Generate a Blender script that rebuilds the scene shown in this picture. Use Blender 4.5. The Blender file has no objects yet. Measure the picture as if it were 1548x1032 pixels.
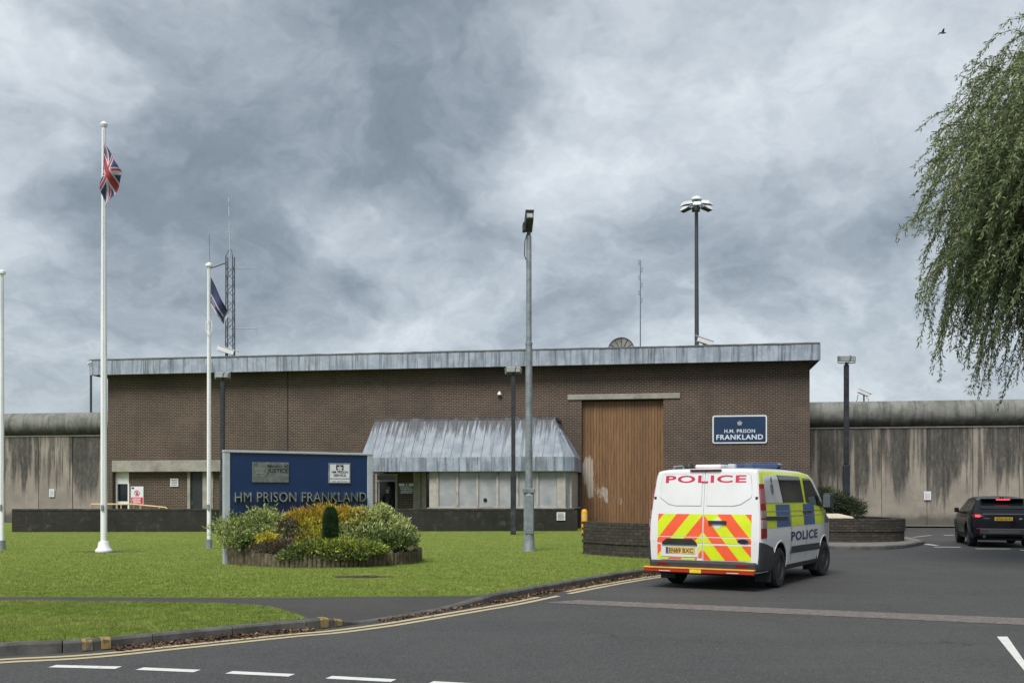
import bpy, bmesh, math, random
import numpy as np
from mathutils import Vector, Matrix
R = math.radians
random.seed(7)
rng = np.random.default_rng(11)
scn = bpy.context.scene

# ------------------------------------------------------------------ camera
F, CX, HY, EYE = 1550.0, 774.0, 746.0, 1.58       # focal length in photo pixels, horizon row, eye height
cam = bpy.data.cameras.new('camera')
cam_o = bpy.data.objects.new('camera', cam)
scn.collection.objects.link(cam_o)
cam.sensor_width = 36.0
cam.lens = 36.0 * F / 1548.0
cam.shift_y = (HY - 516.0) / 1548.0
cam.clip_start, cam.clip_end = 0.1, 6000.0
cam_o.location = (0, 0, EYE)
cam_o.rotation_euler = (R(90), 0, 0)
scn.camera = cam_o

def G(u, v, z=0.0):                 # ground point seen at a photo pixel
    Y = F * (EYE - z) / (v - HY)
    return ((u - CX) / F * Y, Y)
def at(u, v, Y):
    return Vector(((u - CX) / F * Y, Y, EYE - (v - HY) / F * Y))

# ------------------------------------------------------------------ light and exposure
scn.view_settings.view_transform = 'Standard'
scn.view_settings.look = 'None'
scn.view_settings.gamma = 1.0
scn.view_settings.use_curve_mapping = False
scn.view_settings.exposure = 1.3
SUN_EL, SUN_AZ = 52.0, 205.0        # azimuth clockwise from +Y (behind the camera, to its left)
sd = bpy.data.lights.new('sun', 'SUN')
sd.energy, sd.angle, sd.color = 1.5, R(28), (1.0, 0.96, 0.9)
so = bpy.data.objects.new('sun', sd)
scn.collection.objects.link(so)
so.rotation_euler = (R(90 - SUN_EL), 0, R(180 - SUN_AZ))
so.location = (-10, -20, 40)

world = bpy.data.worlds.new('World')
scn.world = world
world.use_nodes = True
def build_world():
    nt = world.node_tree; N = nt.nodes; L = nt.links
    N.clear()
    def nd(t, **k):
        n = N.new(t)
        for a, b in k.items(): setattr(n, a, b)
        return n
    def math_(op, a, b=None, c=None):
        n = nd('ShaderNodeMath', operation=op)
        for i, x in enumerate((a, b, c)):
            if x is None: continue
            if isinstance(x, (int, float)): n.inputs[i].default_value = x
            else: L.new(x, n.inputs[i])
        return n.outputs[0]
    def vmath(op, a, b=None):
        n = nd('ShaderNodeVectorMath', operation=op)
        for i, x in enumerate((a, b)):
            if x is None: continue
            if isinstance(x, (tuple, list)): n.inputs[i].default_value = x
            else: L.new(x, n.inputs[i])
        return n
    out = nd('ShaderNodeOutputWorld')
    sky = nd('ShaderNodeTexSky', sky_type='NISHITA', sun_disc=False)
    sky.sun_elevation = R(SUN_EL); sky.sun_rotation = R(SUN_AZ)
    bg_sky = nd('ShaderNodeBackground'); bg_sky.inputs[1].default_value = 0.07
    L.new(sky.outputs[0], bg_sky.inputs[0])
    tc = nd('ShaderNodeTexCoord')
    sep = nd('ShaderNodeSeparateXYZ'); L.new(tc.outputs['Generated'], sep.inputs[0])
    x, y, z = sep.outputs
    zz = math_('ADD', math_('MAXIMUM', z, 0.0), 0.52)
    px = math_('DIVIDE', x, zz); py = math_('DIVIDE', y, zz)
    comb = nd('ShaderNodeCombineXYZ'); L.new(px, comb.inputs[0]); L.new(py, comb.inputs[1])
    def noise(vec, scale, detail, rough, dist=0.0, off=(0, 0, 0)):
        mp = nd('ShaderNodeMapping'); mp.inputs['Location'].default_value = off
        L.new(vec, mp.inputs[0])
        n = nd('ShaderNodeTexNoise'); n.inputs['Scale'].default_value = scale
        n.inputs['Detail'].default_value = detail; n.inputs['Roughness'].default_value = rough
        n.inputs['Distortion'].default_value = dist
        L.new(mp.outputs[0], n.inputs['Vector'])
        return n.outputs['Fac']
    P = comb.outputs[0]
    def billow(vec, scale, detail, rough, off):
        f = noise(vec, scale, detail, rough, 0.0, off)
        return math_('SUBTRACT', 1.0, math_('MULTIPLY', math_('ABSOLUTE', math_('SUBTRACT', f, 0.5)), 3.2))
    # puffs: domain-warped billows, so the masses have rounded heads and creased edges
    wn = nd('ShaderNodeTexNoise'); wn.inputs['Scale'].default_value = 1.6; wn.inputs['Detail'].default_value = 6; wn.inputs['Roughness'].default_value = 0.6
    L.new(P, wn.inputs['Vector'])
    wv = vmath('SUBTRACT', wn.outputs['Color'], (0.5, 0.5, 0.5)); wsc = vmath('SCALE', wv.outputs[0]); wsc.inputs['Scale'].default_value = 0.55
    PW = vmath('ADD', P, wsc.outputs[0]).outputs[0]
    b1 = billow(PW, 2.1, 5.0, 0.55, (3.3, 1.2, 7.0)); b2 = billow(PW, 5.2, 6.0, 0.6, (8.1, 4.4, 1.0))
    n_big = noise(P, 0.85, 3.0, 0.5, 0.3, (1.7, 4.1, 0.3))
    n_mid = noise(PW, 2.9, 9.0, 0.60, 0.2, (5.2, 0.7, 2.0))
    n_fine = noise(PW, 7.5, 8.0, 0.65, 0.2, (2.2, 9.7, 5.0))
    # wobbling direction so that the cloud masses have ragged rims
    wob = nd('ShaderNodeTexNoise'); wob.inputs['Scale'].default_value = 3.2; wob.inputs['Detail'].default_value = 5
    L.new(P, wob.inputs['Vector'])
    w = vmath('SUBTRACT', wob.outputs['Color'], (0.5, 0.5, 0.5))
    ws = vmath('SCALE', w.outputs[0]); ws.inputs['Scale'].default_value = 0.38
    dirw = vmath('ADD', tc.outputs['Generated'], ws.outputs[0])
    dn = vmath('NORMALIZE', dirw.outputs[0])
    def mass(u, v, r_in, r_out):
        d = Vector(((u - CX) / F, 1.0, (HY - v) / F)).normalized()
        dt = vmath('DOT_PRODUCT', dn.outputs[0], tuple(d)).outputs['Value']
        m = nd('ShaderNodeMapRange', interpolation_type='SMOOTHSTEP')
        m.inputs['From Min'].default_value = math.cos(math.atan(r_out / F)); m.inputs['From Max'].default_value = math.cos(math.atan(r_in / F))
        m.inputs['To Min'].default_value = 0.0; m.inputs['To Max'].default_value = 1.0
        L.new(dt, m.inputs['Value'])
        return m.outputs[0]
    v = math_('ADD', math_('MULTIPLY', n_big, 0.40), math_('MULTIPLY', n_mid, 1.02))
    v = math_('ADD', v, math_('MULTIPLY', n_fine, 0.26))
    v = math_('ADD', v, math_('MULTIPLY', math_('SUBTRACT', b1, 0.68), 0.30))
    v = math_('ADD', v, math_('MULTIPLY', math_('SUBTRACT', b2, 0.68), 0.18))
    v = math_('SUBTRACT', v, 0.205)
    for (u_, v_, ri, ro, k) in CLOUDS:
        v = math_('ADD', v, math_('MULTIPLY', mass(u_, v_, ri, ro), k))
    ramp = nd('ShaderNodeValToRGB')
    el = ramp.color_ramp.elements
    el[0].position = 0.16; el[0].color = (0.100, 0.121, 0.145, 1)
    el[1].position = 0.95; el[1].color = (0.475, 0.505, 0.535, 1)
    for p_, c_ in ((0.40, (0.152, 0.181, 0.211, 1)), (0.60, (0.250, 0.285, 0.318, 1)), (0.78, (0.360, 0.395, 0.428, 1))):
        e = el.new(p_); e.color = c_
    L.new(v, ramp.inputs[0])
    bg_c = nd('ShaderNodeBackground'); bg_c.inputs[1].default_value = SKY_GAIN
    L.new(ramp.outputs[0], bg_c.inputs[0])
    mix = nd('ShaderNodeMixShader'); mix.inputs[0].default_value = 0.93
    L.new(bg_sky.outputs[0], mix.inputs[1]); L.new(bg_c.outputs[0], mix.inputs[2])
    L.new(mix.outputs[0], out.inputs[0])
SKY_GAIN = 0.66
CLOUDS = [(480, 150, 40, 360, -0.20), (300, 430, 40, 260, -0.17), (720, 170, 20, 250, -0.12), (30, 200, 10, 190, 0.14),
          (640, 390, 10, 190, 0.13), (860, 260, 10, 160, 0.16), (1500, 60, 10, 300, 0.12), (1250, 400, 20, 200, -0.05), (560, 500, 10, 170, 0.10),
          (60, 500, 20, 200, -0.06), (1100, 120, 20, 240, 0.03)]
build_world()

# ------------------------------------------------------------------ helpers
COL = scn.collection
def link(o): COL.objects.link(o); return o
def root(name, label, cat, loc=(0, 0, 0), rz=0.0, group=None):
    o = bpy.data.objects.new(name, None)
    o.empty_display_size = 0.2
    o.location = loc; o.rotation_euler = (0, 0, rz)
    return tag(link(o), label, cat, group)
def tag(o, label=None, cat=None, group=None, kind=None):
    if label: o['label'] = label
    if cat: o['category'] = cat
    if group: o['group'] = group
    if kind: o['kind'] = kind
    return o
def copy_tree(o, parent=None):
    c = o.copy(); COL.objects.link(c); c.parent = parent
    for ch in list(o.children): copy_tree(ch, c)
    return c

class MB:
    """collects shapes for one mesh"""
    def __init__(s): s.v = []; s.f = []; s.m = []; s.sm = []
    def add(s, vs, fs, m=0, smooth=False):
        b = len(s.v); s.v += [tuple(x) for x in vs]
        for f in fs: s.f.append([b + i for i in f]); s.m.append(m); s.sm.append(smooth)
        return s
    def box(s, x0, x1, y0, y1, z0, z1, m=0):
        return s.add([(x0,y0,z0),(x1,y0,z0),(x1,y1,z0),(x0,y1,z0),(x0,y0,z1),(x1,y0,z1),(x1,y1,z1),(x0,y1,z1)],
                     [(0,3,2,1),(4,5,6,7),(0,1,5,4),(1,2,6,5),(2,3,7,6),(3,0,4,7)], m)
    def bev(s, x0, x1, y0, y1, z0, z1, b=0.01, m=0, mat=None):
        bm = bmesh.new(); bmesh.ops.create_cube(bm, size=1.0)
        for q in bm.verts:
            q.co = Vector(((x0+x1)/2 + q.co.x*(x1-x0), (y0+y1)/2 + q.co.y*(y1-y0), (z0+z1)/2 + q.co.z*(z1-z0)))
        bmesh.ops.bevel(bm, geom=list(bm.edges), offset=b, segments=1, affect='EDGES', profile=0.5)
        return s.bm(bm, m, mat)
    def bm(s, bm, m=0, mat=None, smooth=False):
        bm.verts.index_update()
        vs = [(mat @ q.co) if mat else q.co for q in bm.verts]
        s.add(vs, [[q.index for q in f.verts] for f in bm.faces], m, smooth); bm.free()
        return s
    def tube(s, pts, rad, n=8, m=0, cap=True, smooth=True):
        pts = [Vector(p) for p in pts]
        rads = rad if isinstance(rad, (list, tuple)) else [rad] * len(pts)
        b = len(s.v); ring0 = None
        up = None
        for i, p in enumerate(pts):
            d = (pts[min(i+1, len(pts)-1)] - pts[max(i-1, 0)]).normalized()
            if up is None:
                up = d.orthogonal().normalized()
            else:
                up = (up - d * up.dot(d))
                up = up.normalized() if up.length > 1e-6 else d.orthogonal().normalized()
            w = d.cross(up)
            for k in range(n):
                a = 2*math.pi*k/n
                s.v.append(tuple(p + (up*math.cos(a) + w*math.sin(a)) * rads[i]))
        for i in range(len(pts)-1):
            for k in range(n):
                s.f.append([b+i*n+k, b+i*n+(k+1) % n, b+(i+1)*n+(k+1) % n, b+(i+1)*n+k]); s.m.append(m); s.sm.append(smooth)
        if cap:
            s.f.append([b+k for k in range(n)][::-1]); s.m.append(m); s.sm.append(False)
            e = b+(len(pts)-1)*n
            s.f.append([e+k for k in range(n)]); s.m.append(m); s.sm.append(False)
        return s
    def lathe(s, prof, n=16, m=0, mat=None, smooth=True):        # profile (r, z) round +Z
        vs = []
        for (r, z) in prof:
            for k in range(n):
                a = 2*math.pi*k/n; q = Vector((r*math.cos(a), r*math.sin(a), z))
                vs.append(mat @ q if mat else q)
        fs = []
        for i in range(len(prof)-1):
            for k in range(n):
                fs.append((i*n+k, i*n+(k+1) % n, (i+1)*n+(k+1) % n, (i+1)*n+k))
        fs.append(tuple(range(n))[::-1]); e = (len(prof)-1)*n
        fs.append(tuple(e+k for k in range(n)))
        return s.add(vs, fs, m, smooth)
    def prism(s, poly, z0, z1, m=0, top_m=None):                 # polygon in plan, extruded
        n = len(poly)
        vs = [(p[0], p[1], z0) for p in poly] + [(p[0], p[1], z1) for p in poly]
        s.add(vs, [(i, (i+1) % n, n+(i+1) % n, n+i) for i in range(n)], m)
        b = len(s.v) - 2*n
        s.f.append([b+n+i for i in range(n)]); s.m.append(m if top_m is None else top_m); s.sm.append(False)
        s.f.append([b+i for i in range(n)][::-1]); s.m.append(m); s.sm.append(False)
        return s
    def plate(s, poly, y0, y1, m=0):                             # polygon in (x,z), extruded along y
        n = len(poly)
        vs = [(p[0], y0, p[1]) for p in poly] + [(p[0], y1, p[1]) for p in poly]
        return s.add(vs, [(i, (i+1) % n, n+(i+1) % n, n+i) for i in range(n)] + [tuple(range(n))[::-1], tuple(range(n, 2*n))], m)
    def build(s, name, mats, parent=None, loc=None, rot=None, angle=35):
        me = bpy.data.meshes.new(name)
        me.from_pydata(s.v, [], s.f)
        for q in (mats if isinstance(mats, (list, tuple)) else [mats]): me.materials.append(q)
        me.polygons.foreach_set('material_index', s.m)
        me.polygons.foreach_set('use_smooth', s.sm)
        bm = bmesh.new(); bm.from_mesh(me); bmesh.ops.recalc_face_normals(bm, faces=bm.faces); bm.to_mesh(me); bm.free()
        if any(s.sm): me.set_sharp_from_angle(angle=R(angle))
        o = bpy.data.objects.new(name, me); COL.objects.link(o)
        if parent is not None: o.parent = parent
        if loc is not None: o.location = loc
        if rot is not None: o.rotation_euler = rot
        return o

def mesh_np(name, V, Fc, mats, midx=None, parent=None, smooth=False):
    me = bpy.data.meshes.new(name)
    V = np.asarray(V, np.float32); Fc = np.asarray(Fc, np.int32)
    n, k = Fc.shape
    me.vertices.add(len(V)); me.vertices.foreach_set('co', V.ravel())
    me.loops.add(n*k); me.loops.foreach_set('vertex_index', Fc.ravel())
    me.polygons.add(n); me.polygons.foreach_set('loop_start', np.arange(0, n*k, k, dtype=np.int32))
    me.polygons.foreach_set('loop_total', np.full(n, k, np.int32))
    for q in mats: me.materials.append(q)
    if midx is not None: me.polygons.foreach_set('material_index', np.asarray(midx, np.int32))
    if smooth: me.polygons.foreach_set('use_smooth', np.ones(n, bool))
    me.update(); me.validate()
    o = bpy.data.objects.new(name, me); COL.objects.link(o)
    if parent is not None: o.parent = parent
    return o

_txt = {}
def text_bm(txt, h, w=None, bold=0.0, extrude=0.0, align='left', spacing=1.0):
    """lettering as a bmesh in the XY plane, cap height h, optional total width w"""
    c = bpy.data.curves.new('t', 'FONT'); c.body = txt; c.size = 1.0; c.offset = bold; c.extrude = extrude; c.resolution_u = 3
    c.space_character = spacing; c.fill_mode = 'BOTH' if extrude else 'FRONT'
    o = bpy.data.objects.new('t', c); COL.objects.link(o)
    bpy.context.view_layer.update()
    dg = bpy.context.evaluated_depsgraph_get()
    me = bpy.data.meshes.new_from_object(o.evaluated_get(dg), depsgraph=dg)
    bpy.data.objects.remove(o); bpy.data.curves.remove(c)
    bm = bmesh.new(); bm.from_mesh(me); bpy.data.meshes.remove(me)
    xs = [q.co.x for q in bm.verts]; ys = [q.co.y for q in bm.verts]
    x0, x1, y0, y1 = min(xs), max(xs), min(ys), max(ys)
    sy = h / (y1-y0); sx = (w / (x1-x0)) if w else sy
    W = (x1-x0)*sx
    ox = {'left': 0, 'center': -W/2, 'right': -W}[align]
    for q in bm.verts: q.co = Vector(((q.co.x-x0)*sx + ox, (q.co.y-y0)*sy, q.co.z))
    return bm
def put_text(name, txt, h, parent, mat, origin, xdir=(1, 0, 0), zdir=(0, 0, 1), w=None, bold=0.02, extrude=0.0, align='left', spacing=1.0):
    bm = text_bm(txt, h, w, bold, extrude, align, spacing)
    X = Vector(xdir).normalized(); Z = Vector(zdir).normalized(); O = Vector(origin); N = X.cross(Z)
    mb = MB(); bm.verts.index_update()
    mb.add([O + X*q.co.x + Z*q.co.y + N*q.co.z for q in bm.verts], [[q.index for q in f.verts] for f in bm.faces]); bm.free()
    return mb.build(name, mat, parent)

# ------------------------------------------------------------------ materials
MATS = {}
class NT:
    def __init__(s, name):
        s.m = bpy.data.materials.new(name); s.m.use_nodes = True
        s.nt = s.m.node_tree; s.N = s.nt.nodes; s.L = s.nt.links
        s.b = s.N['Principled BSDF']
        MATS[name] = s.m
    def nd(s, t, **k):
        n = s.N.new(t)
        for a, b in k.items(): setattr(n, a, b)
        return n
    def put(s, sock, x):
        if x is None: return
        if isinstance(x, bpy.types.NodeSocket): s.L.new(x, sock)
        elif isinstance(x, (tuple, list)) and len(x) == 3 and sock.type == 'RGBA': sock.default_value = (*x, 1)
        else: sock.default_value = x
    def math(s, op, a, b=None, c=None, clamp=False):
        n = s.nd('ShaderNodeMath', operation=op, use_clamp=clamp)
        for i, x in enumerate((a, b, c)): s.put(n.inputs[i], x)
        return n.outputs[0]
    def coord(s, kind='Object', scale=(1, 1, 1), loc=(0, 0, 0), rnd=0.0):
        tc = s.nd('ShaderNodeTexCoord').outputs[kind]
        if rnd:
            oi = s.nd('ShaderNodeObjectInfo').outputs['Random']
            v = s.nd('ShaderNodeVectorMath', operation='ADD'); s.L.new(tc, v.inputs[0])
            c = s.nd('ShaderNodeCombineXYZ'); mm = s.math('MULTIPLY', oi, rnd)
            for i in range(3): s.L.new(mm, c.inputs[i])
            s.L.new(c.outputs[0], v.inputs[1]); tc = v.outputs[0]
        mp = s.nd('ShaderNodeMapping'); s.L.new(tc, mp.inputs[0])
        mp.inputs['Scale'].default_value = scale; mp.inputs['Location'].default_value = loc
        return mp.outputs[0]
    def noise(s, vec, scale, detail=4.0, rough=0.55, dist=0.0):
        n = s.nd('ShaderNodeTexNoise'); s.L.new(vec, n.inputs['Vector'])
        n.inputs['Scale'].default_value = scale; n.inputs['Detail'].default_value = detail
        n.inputs['Roughness'].default_value = rough; n.inputs['Distortion'].default_value = dist
        return n.outputs['Fac']
    def step(s, x, a, b, lo=0.0, hi=1.0):
        n = s.nd('ShaderNodeMapRange', interpolation_type='SMOOTHSTEP')
        s.put(n.inputs['Value'], x)
        n.inputs['From Min'].default_value = a; n.inputs['From Max'].default_value = b
        n.inputs['To Min'].default_value = lo; n.inputs['To Max'].default_value = hi
        return n.outputs[0]
    def mix(s, fac, a, b, mode='MIX'):
        n = s.nd('ShaderNodeMix', data_type='RGBA', blend_type=mode)
        s.put(n.inputs['Factor'], fac); s.put(n.inputs['A'], a); s.put(n.inputs['B'], b)
        for q in n.inputs:
            if q.type == 'RGBA':
                pass
        ra = [q for q in n.inputs if q.type == 'RGBA']
        s.put(ra[0], a); s.put(ra[1], b)
        return [q for q in n.outputs if q.type == 'RGBA'][0]
    def bump(s, h, strength=0.3, dist=0.01):
        n = s.nd('ShaderNodeBump'); n.inputs['Strength'].default_value = strength; n.inputs['Distance'].default_value = dist
        s.put(n.inputs['Height'], h); s.L.new(n.outputs[0], s.b.inputs['Normal'])
    def fin(s, col, rough=0.7, metal=0.0, spec=0.5, **k):
        s.put(s.b.inputs['Base Color'], col); s.put(s.b.inputs['Roughness'], rough); s.put(s.b.inputs['Metallic'], metal)
        s.put(s.b.inputs['Specular IOR Level'], spec)
        for a, b in k.items(): s.put(s.b.inputs[a.replace('_', ' ')], b)
        return s.m
def srgb(r, g, b):
    f = lambda c: (c/255/12.92) if c/255 <= 0.04045 else ((c/255+0.055)/1.055)**2.4
    return (f(r), f(g), f(b))

def simple(name, c, rough=0.5, metal=0.0, var=0.12, scale=6.0, bump=0.0, spec=0.5, dirt=None, **k):
    t = NT(name); v = t.coord(rnd=3.0)
    n = t.noise(v, scale, 5.0, 0.6)
    f = t.step(n, 0.3, 0.7)
    d = tuple(x*(1-var) for x in c); l = tuple(min(1, x*(1+var)) for x in c)
    col = t.mix(f, d, l)
    if dirt:
        col = t.mix(t.step(t.noise(v, scale*0.35, 6.0, 0.65), 0.48, 0.75), col, dirt)
    if bump: t.bump(t.noise(v, scale*6, 4.0), bump, 0.01)
    r2 = t.math('ADD', t.math('MULTIPLY', n, 0.15), rough-0.07)
    return t.fin(col, r2, metal, spec, **k)

def m_brick(name, c1, c2, mortar, dark=(0.03, 0.028, 0.026), dirt=0.35, msize=0.011):
    t = NT(name)
    tc = t.nd('ShaderNodeTexCoord').outputs['Object']
    sp = t.nd('ShaderNodeSeparateXYZ'); t.L.new(tc, sp.inputs[0])
    cb = t.nd('ShaderNodeCombineXYZ'); t.L.new(t.math('ADD', sp.outputs[0], sp.outputs[1]), cb.inputs[0]); t.L.new(sp.outputs[2], cb.inputs[1])
    br = t.nd('ShaderNodeTexBrick'); t.L.new(cb.outputs[0], br.inputs['Vector'])
    br.inputs['Scale'].default_value = 1.0; br.inputs['Brick Width'].default_value = 0.225; br.inputs['Row Height'].default_value = 0.075
    br.inputs['Mortar Size'].default_value = msize; br.inputs['Mortar Smooth'].default_value = 0.2; br.inputs['Bias'].default_value = -0.1
    t.put(br.inputs['Color1'], c1); t.put(br.inputs['Color2'], c2); t.put(br.inputs['Mortar'], mortar)
    big = t.noise(cb.outputs[0], 0.45, 5.0, 0.6)
    streak = t.noise(t.coord(scale=(1.6, 1.6, 0.12)), 1.0, 5.0, 0.6)
    band = t.noise(t.coord(scale=(0.02, 0.02, 3.0)), 1.0, 3.0, 0.6)
    fine = t.noise(cb.outputs[0], 9.0, 3.0, 0.7)
    col = t.mix(t.step(fine, 0.25, 0.75, 0.0, 0.35), br.outputs['Color'], dark)
    col = t.mix(t.step(big, 0.40, 0.68, 0.0, dirt*1.3), col, dark)
    pale = t.noise(t.coord(loc=(9, 4, 2), scale=(.5, .5, 1.0)), 0.8, 6.0, 0.65)
    col = t.mix(t.step(pale, 0.52, 0.72, 0.0, 0.28 if name == 'brown_brick' else 0.0), col, (0.17, 0.125, 0.09))
    col = t.mix(t.step(streak, 0.5, 0.75, 0.0, dirt*0.8), col, dark)
    col = t.mix(t.step(band, 0.55, 0.8, 0.0, 0.18), col, mortar)
    if name == 'weathered_brick':
        li = t.noise(t.coord(), 2.4, 7.0, 0.72)
        col = t.mix(t.step(li, 0.52, 0.70, 0.0, 0.7), col, (0.075, 0.078, 0.058))
        col = t.mix(t.step(t.noise(t.coord(scale=(1, 1, .2)), 3.0, 6.0, 0.7), 0.58, 0.70, 0.0, 0.6), col, (0.05, 0.035, 0.026))
    h = t.math('SUBTRACT', 1.0, br.outputs['Fac'])
    t.bump(t.math('ADD', h, t.math('MULTIPLY', fine, 0.4)), 0.5, 0.006)
    return t.fin(col, 0.86)
brick_m = m_brick('brown_brick', (0.070, 0.042, 0.031), (0.028, 0.021, 0.018), (0.235, 0.178, 0.132), dirt=0.30, msize=0.012)
brick_dark = m_brick('weathered_brick', (0.026, 0.023, 0.018), (0.015, 0.015, 0.012), (0.036, 0.035, 0.028), dark=(0.008, 0.010, 0.007), dirt=0.75)

def m_concrete():
    t = NT('stained_concrete')
    v = t.coord(rnd=37.0)
    base = t.mix(t.step(t.noise(v, 0.9, 6.0, 0.6), 0.3, 0.7), (0.335, 0.30, 0.25), (0.235, 0.212, 0.180))
    base = t.mix(t.step(t.noise(v, 14.0, 5.0, 0.7), 0.4, 0.8, 0, 0.35), base, (0.14, 0.13, 0.115))
    tc = t.nd('ShaderNodeTexCoord').outputs['Object']
    sp = t.nd('ShaderNodeSeparateXYZ'); t.L.new(tc, sp.inputs[0])
    wide = t.noise(t.coord(scale=(1.0, 1.0, 0.10), rnd=37.0), 1.25, 6.0, 0.62, 0.3)
    thin = t.noise(t.coord(scale=(1.0, 1.0, 0.05), rnd=11.0), 5.5, 6.0, 0.65, 0.2)
    fall = t.step(sp.outputs[2], 0.2, 3.6, -0.09, 0.12)         # runs start at the coping joint and thin out downwards
    pan = t.math('MULTIPLY', t.math('SUBTRACT', t.nd('ShaderNodeObjectInfo').outputs['Random'], 0.55), 0.16)
    a = t.step(t.math('ADD', t.math('ADD', wide, pan), fall), 0.50, 0.63, 0.0, 0.85)
    rag = t.step(t.noise(t.coord(scale=(1, 1, .3), rnd=3.0), 9.0, 6.0, 0.75), 0.25, 0.6, 0.55, 1.0)
    col = t.mix(t.math('MULTIPLY', a, rag), base, (0.034, 0.036, 0.034))
    col = t.mix(t.math('MULTIPLY', t.step(t.math('ADD', thin, fall), 0.55, 0.70, 0.0, 0.75), rag), col, (0.040, 0.038, 0.034))
    rust = t.noise(t.coord(scale=(1.0, 1.0, 0.03), rnd=23.0), 3.2, 3.0, 0.5)
    col = t.mix(t.step(rust, 0.66, 0.78, 0.0, 0.45), col, (0.12, 0.065, 0.045))
    foot = t.math('ADD', sp.outputs[2], t.math('MULTIPLY', t.noise(v, 2.0, 4.0), -0.5))
    col = t.mix(t.step(foot, 0.05, 0.45, 0.75, 0.0), col, (0.05, 0.05, 0.04))
    t.bump(t.noise(v, 30.0, 4.0, 0.7), 0.3, 0.01)
    return t.fin(col, 0.9)
concrete_m = m_concrete()
def m_tube():
    t = NT('greenish_concrete_tube')
    v = t.coord(rnd=17.0)
    sp = t.nd('ShaderNodeSeparateXYZ'); t.L.new(t.nd('ShaderNodeTexCoord').outputs['Object'], sp.inputs[0])
    drip = t.noise(t.coord(scale=(1.0, 0.15, 0.15), rnd=17.0), 4.5, 6.0, 0.65, 0.3)
    base = t.mix(t.step(t.noise(v, 1.6, 6.0, 0.62), 0.35, 0.7), (0.215, 0.215, 0.20), (0.125, 0.13, 0.115))
    base = t.mix(t.step(drip, 0.45, 0.7, 0.0, 0.7), base, (0.065, 0.07, 0.06))
    low_tone = t.math('ADD', t.math('MULTIPLY', sp.outputs[2], -0.55), t.noise(v, 2.2, 5.0, 0.6))  # darker and greener towards the underside, with a noisy edge
    base = t.mix(t.step(low_tone, 0.45, 0.95, 0.0, 0.8), base, (0.040, 0.046, 0.028))
    t.bump(t.noise(v, 24.0, 4.0, 0.7), 0.3, 0.01)
    return t.fin(base, 0.9)
tube_m = m_tube()
def m_lead(name, streaks=1.0, a=(0.37, 0.42, 0.50), b=(0.24, 0.285, 0.35)):
    t = NT(name)
    v = t.coord(rnd=19.0)
    base = t.mix(t.step(t.noise(v, 2.2, 5.0, 0.6), 0.3, 0.7), a, b)
    drip = t.noise(t.coord(scale=(1.0, 1.0, 0.05), rnd=19.0), 7.0, 5.0, 0.72)
    wide = t.noise(t.coord(scale=(1.0, 1.0, 0.06), rnd=5.0), 2.0, 4.0, 0.6)
    col = t.mix(t.step(drip, 0.48, 0.66, 0.0, 0.8*streaks), base, (0.075, 0.085, 0.10))
    col = t.mix(t.step(wide, 0.50, 0.68, 0.0, 0.65*streaks), col, (0.10, 0.11, 0.125))
    col = t.mix(t.step(t.noise(v, 11.0, 4.0, 0.6), 0.62, 0.75, 0.0, 0.4*streaks), col, (0.12, 0.135, 0.155))
    t.bump(t.noise(v, 9.0, 4.0), 0.15, 0.01)
    return t.fin(col, 0.62, 0.0, 0.4)
lead_m = m_lead('lead_fascia')
def m_leadroof():
    t = NT('streaked_lead_roof')
    v = t.coord(rnd=9.0)
    sp = t.nd('ShaderNodeSeparateXYZ'); t.L.new(t.nd('ShaderNodeTexCoord').outputs['Object'], sp.inputs[0])
    base = t.mix(t.step(t.noise(v, 1.8, 5.0, 0.6), 0.3, 0.7), (0.285, 0.32, 0.36), (0.19, 0.22, 0.255))
    drip = t.noise(t.coord(scale=(1.0, 0.05, 0.05), rnd=9.0), 8.0, 5.0, 0.72)
    reach = t.math('ADD', t.math('MULTIPLY', t.math('SUBTRACT', drip, 0.5), 4.2), sp.outputs[2])
    col = t.mix(t.step(reach, RZ_TOP-0.62, RZ_TOP-0.08, 0.0, 0.88), base, (0.055, 0.052, 0.055))         # soot and algae run down from the top flashing
    col = t.mix(t.step(drip, 0.52, 0.66, 0.0, 0.6), col, (0.12, 0.13, 0.15))
    col = t.mix(t.step(t.noise(v, 6.0, 5.0, 0.65), 0.56, 0.72, 0.0, 0.5), col, (0.16, 0.18, 0.20))
    t.bump(t.noise(v, 7.0, 4.0), 0.2, 0.02)
    return t.fin(col, 0.6, 0.0, 0.4)
RZ_TOP = 4.6
leadroof_m = m_leadroof()
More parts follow.
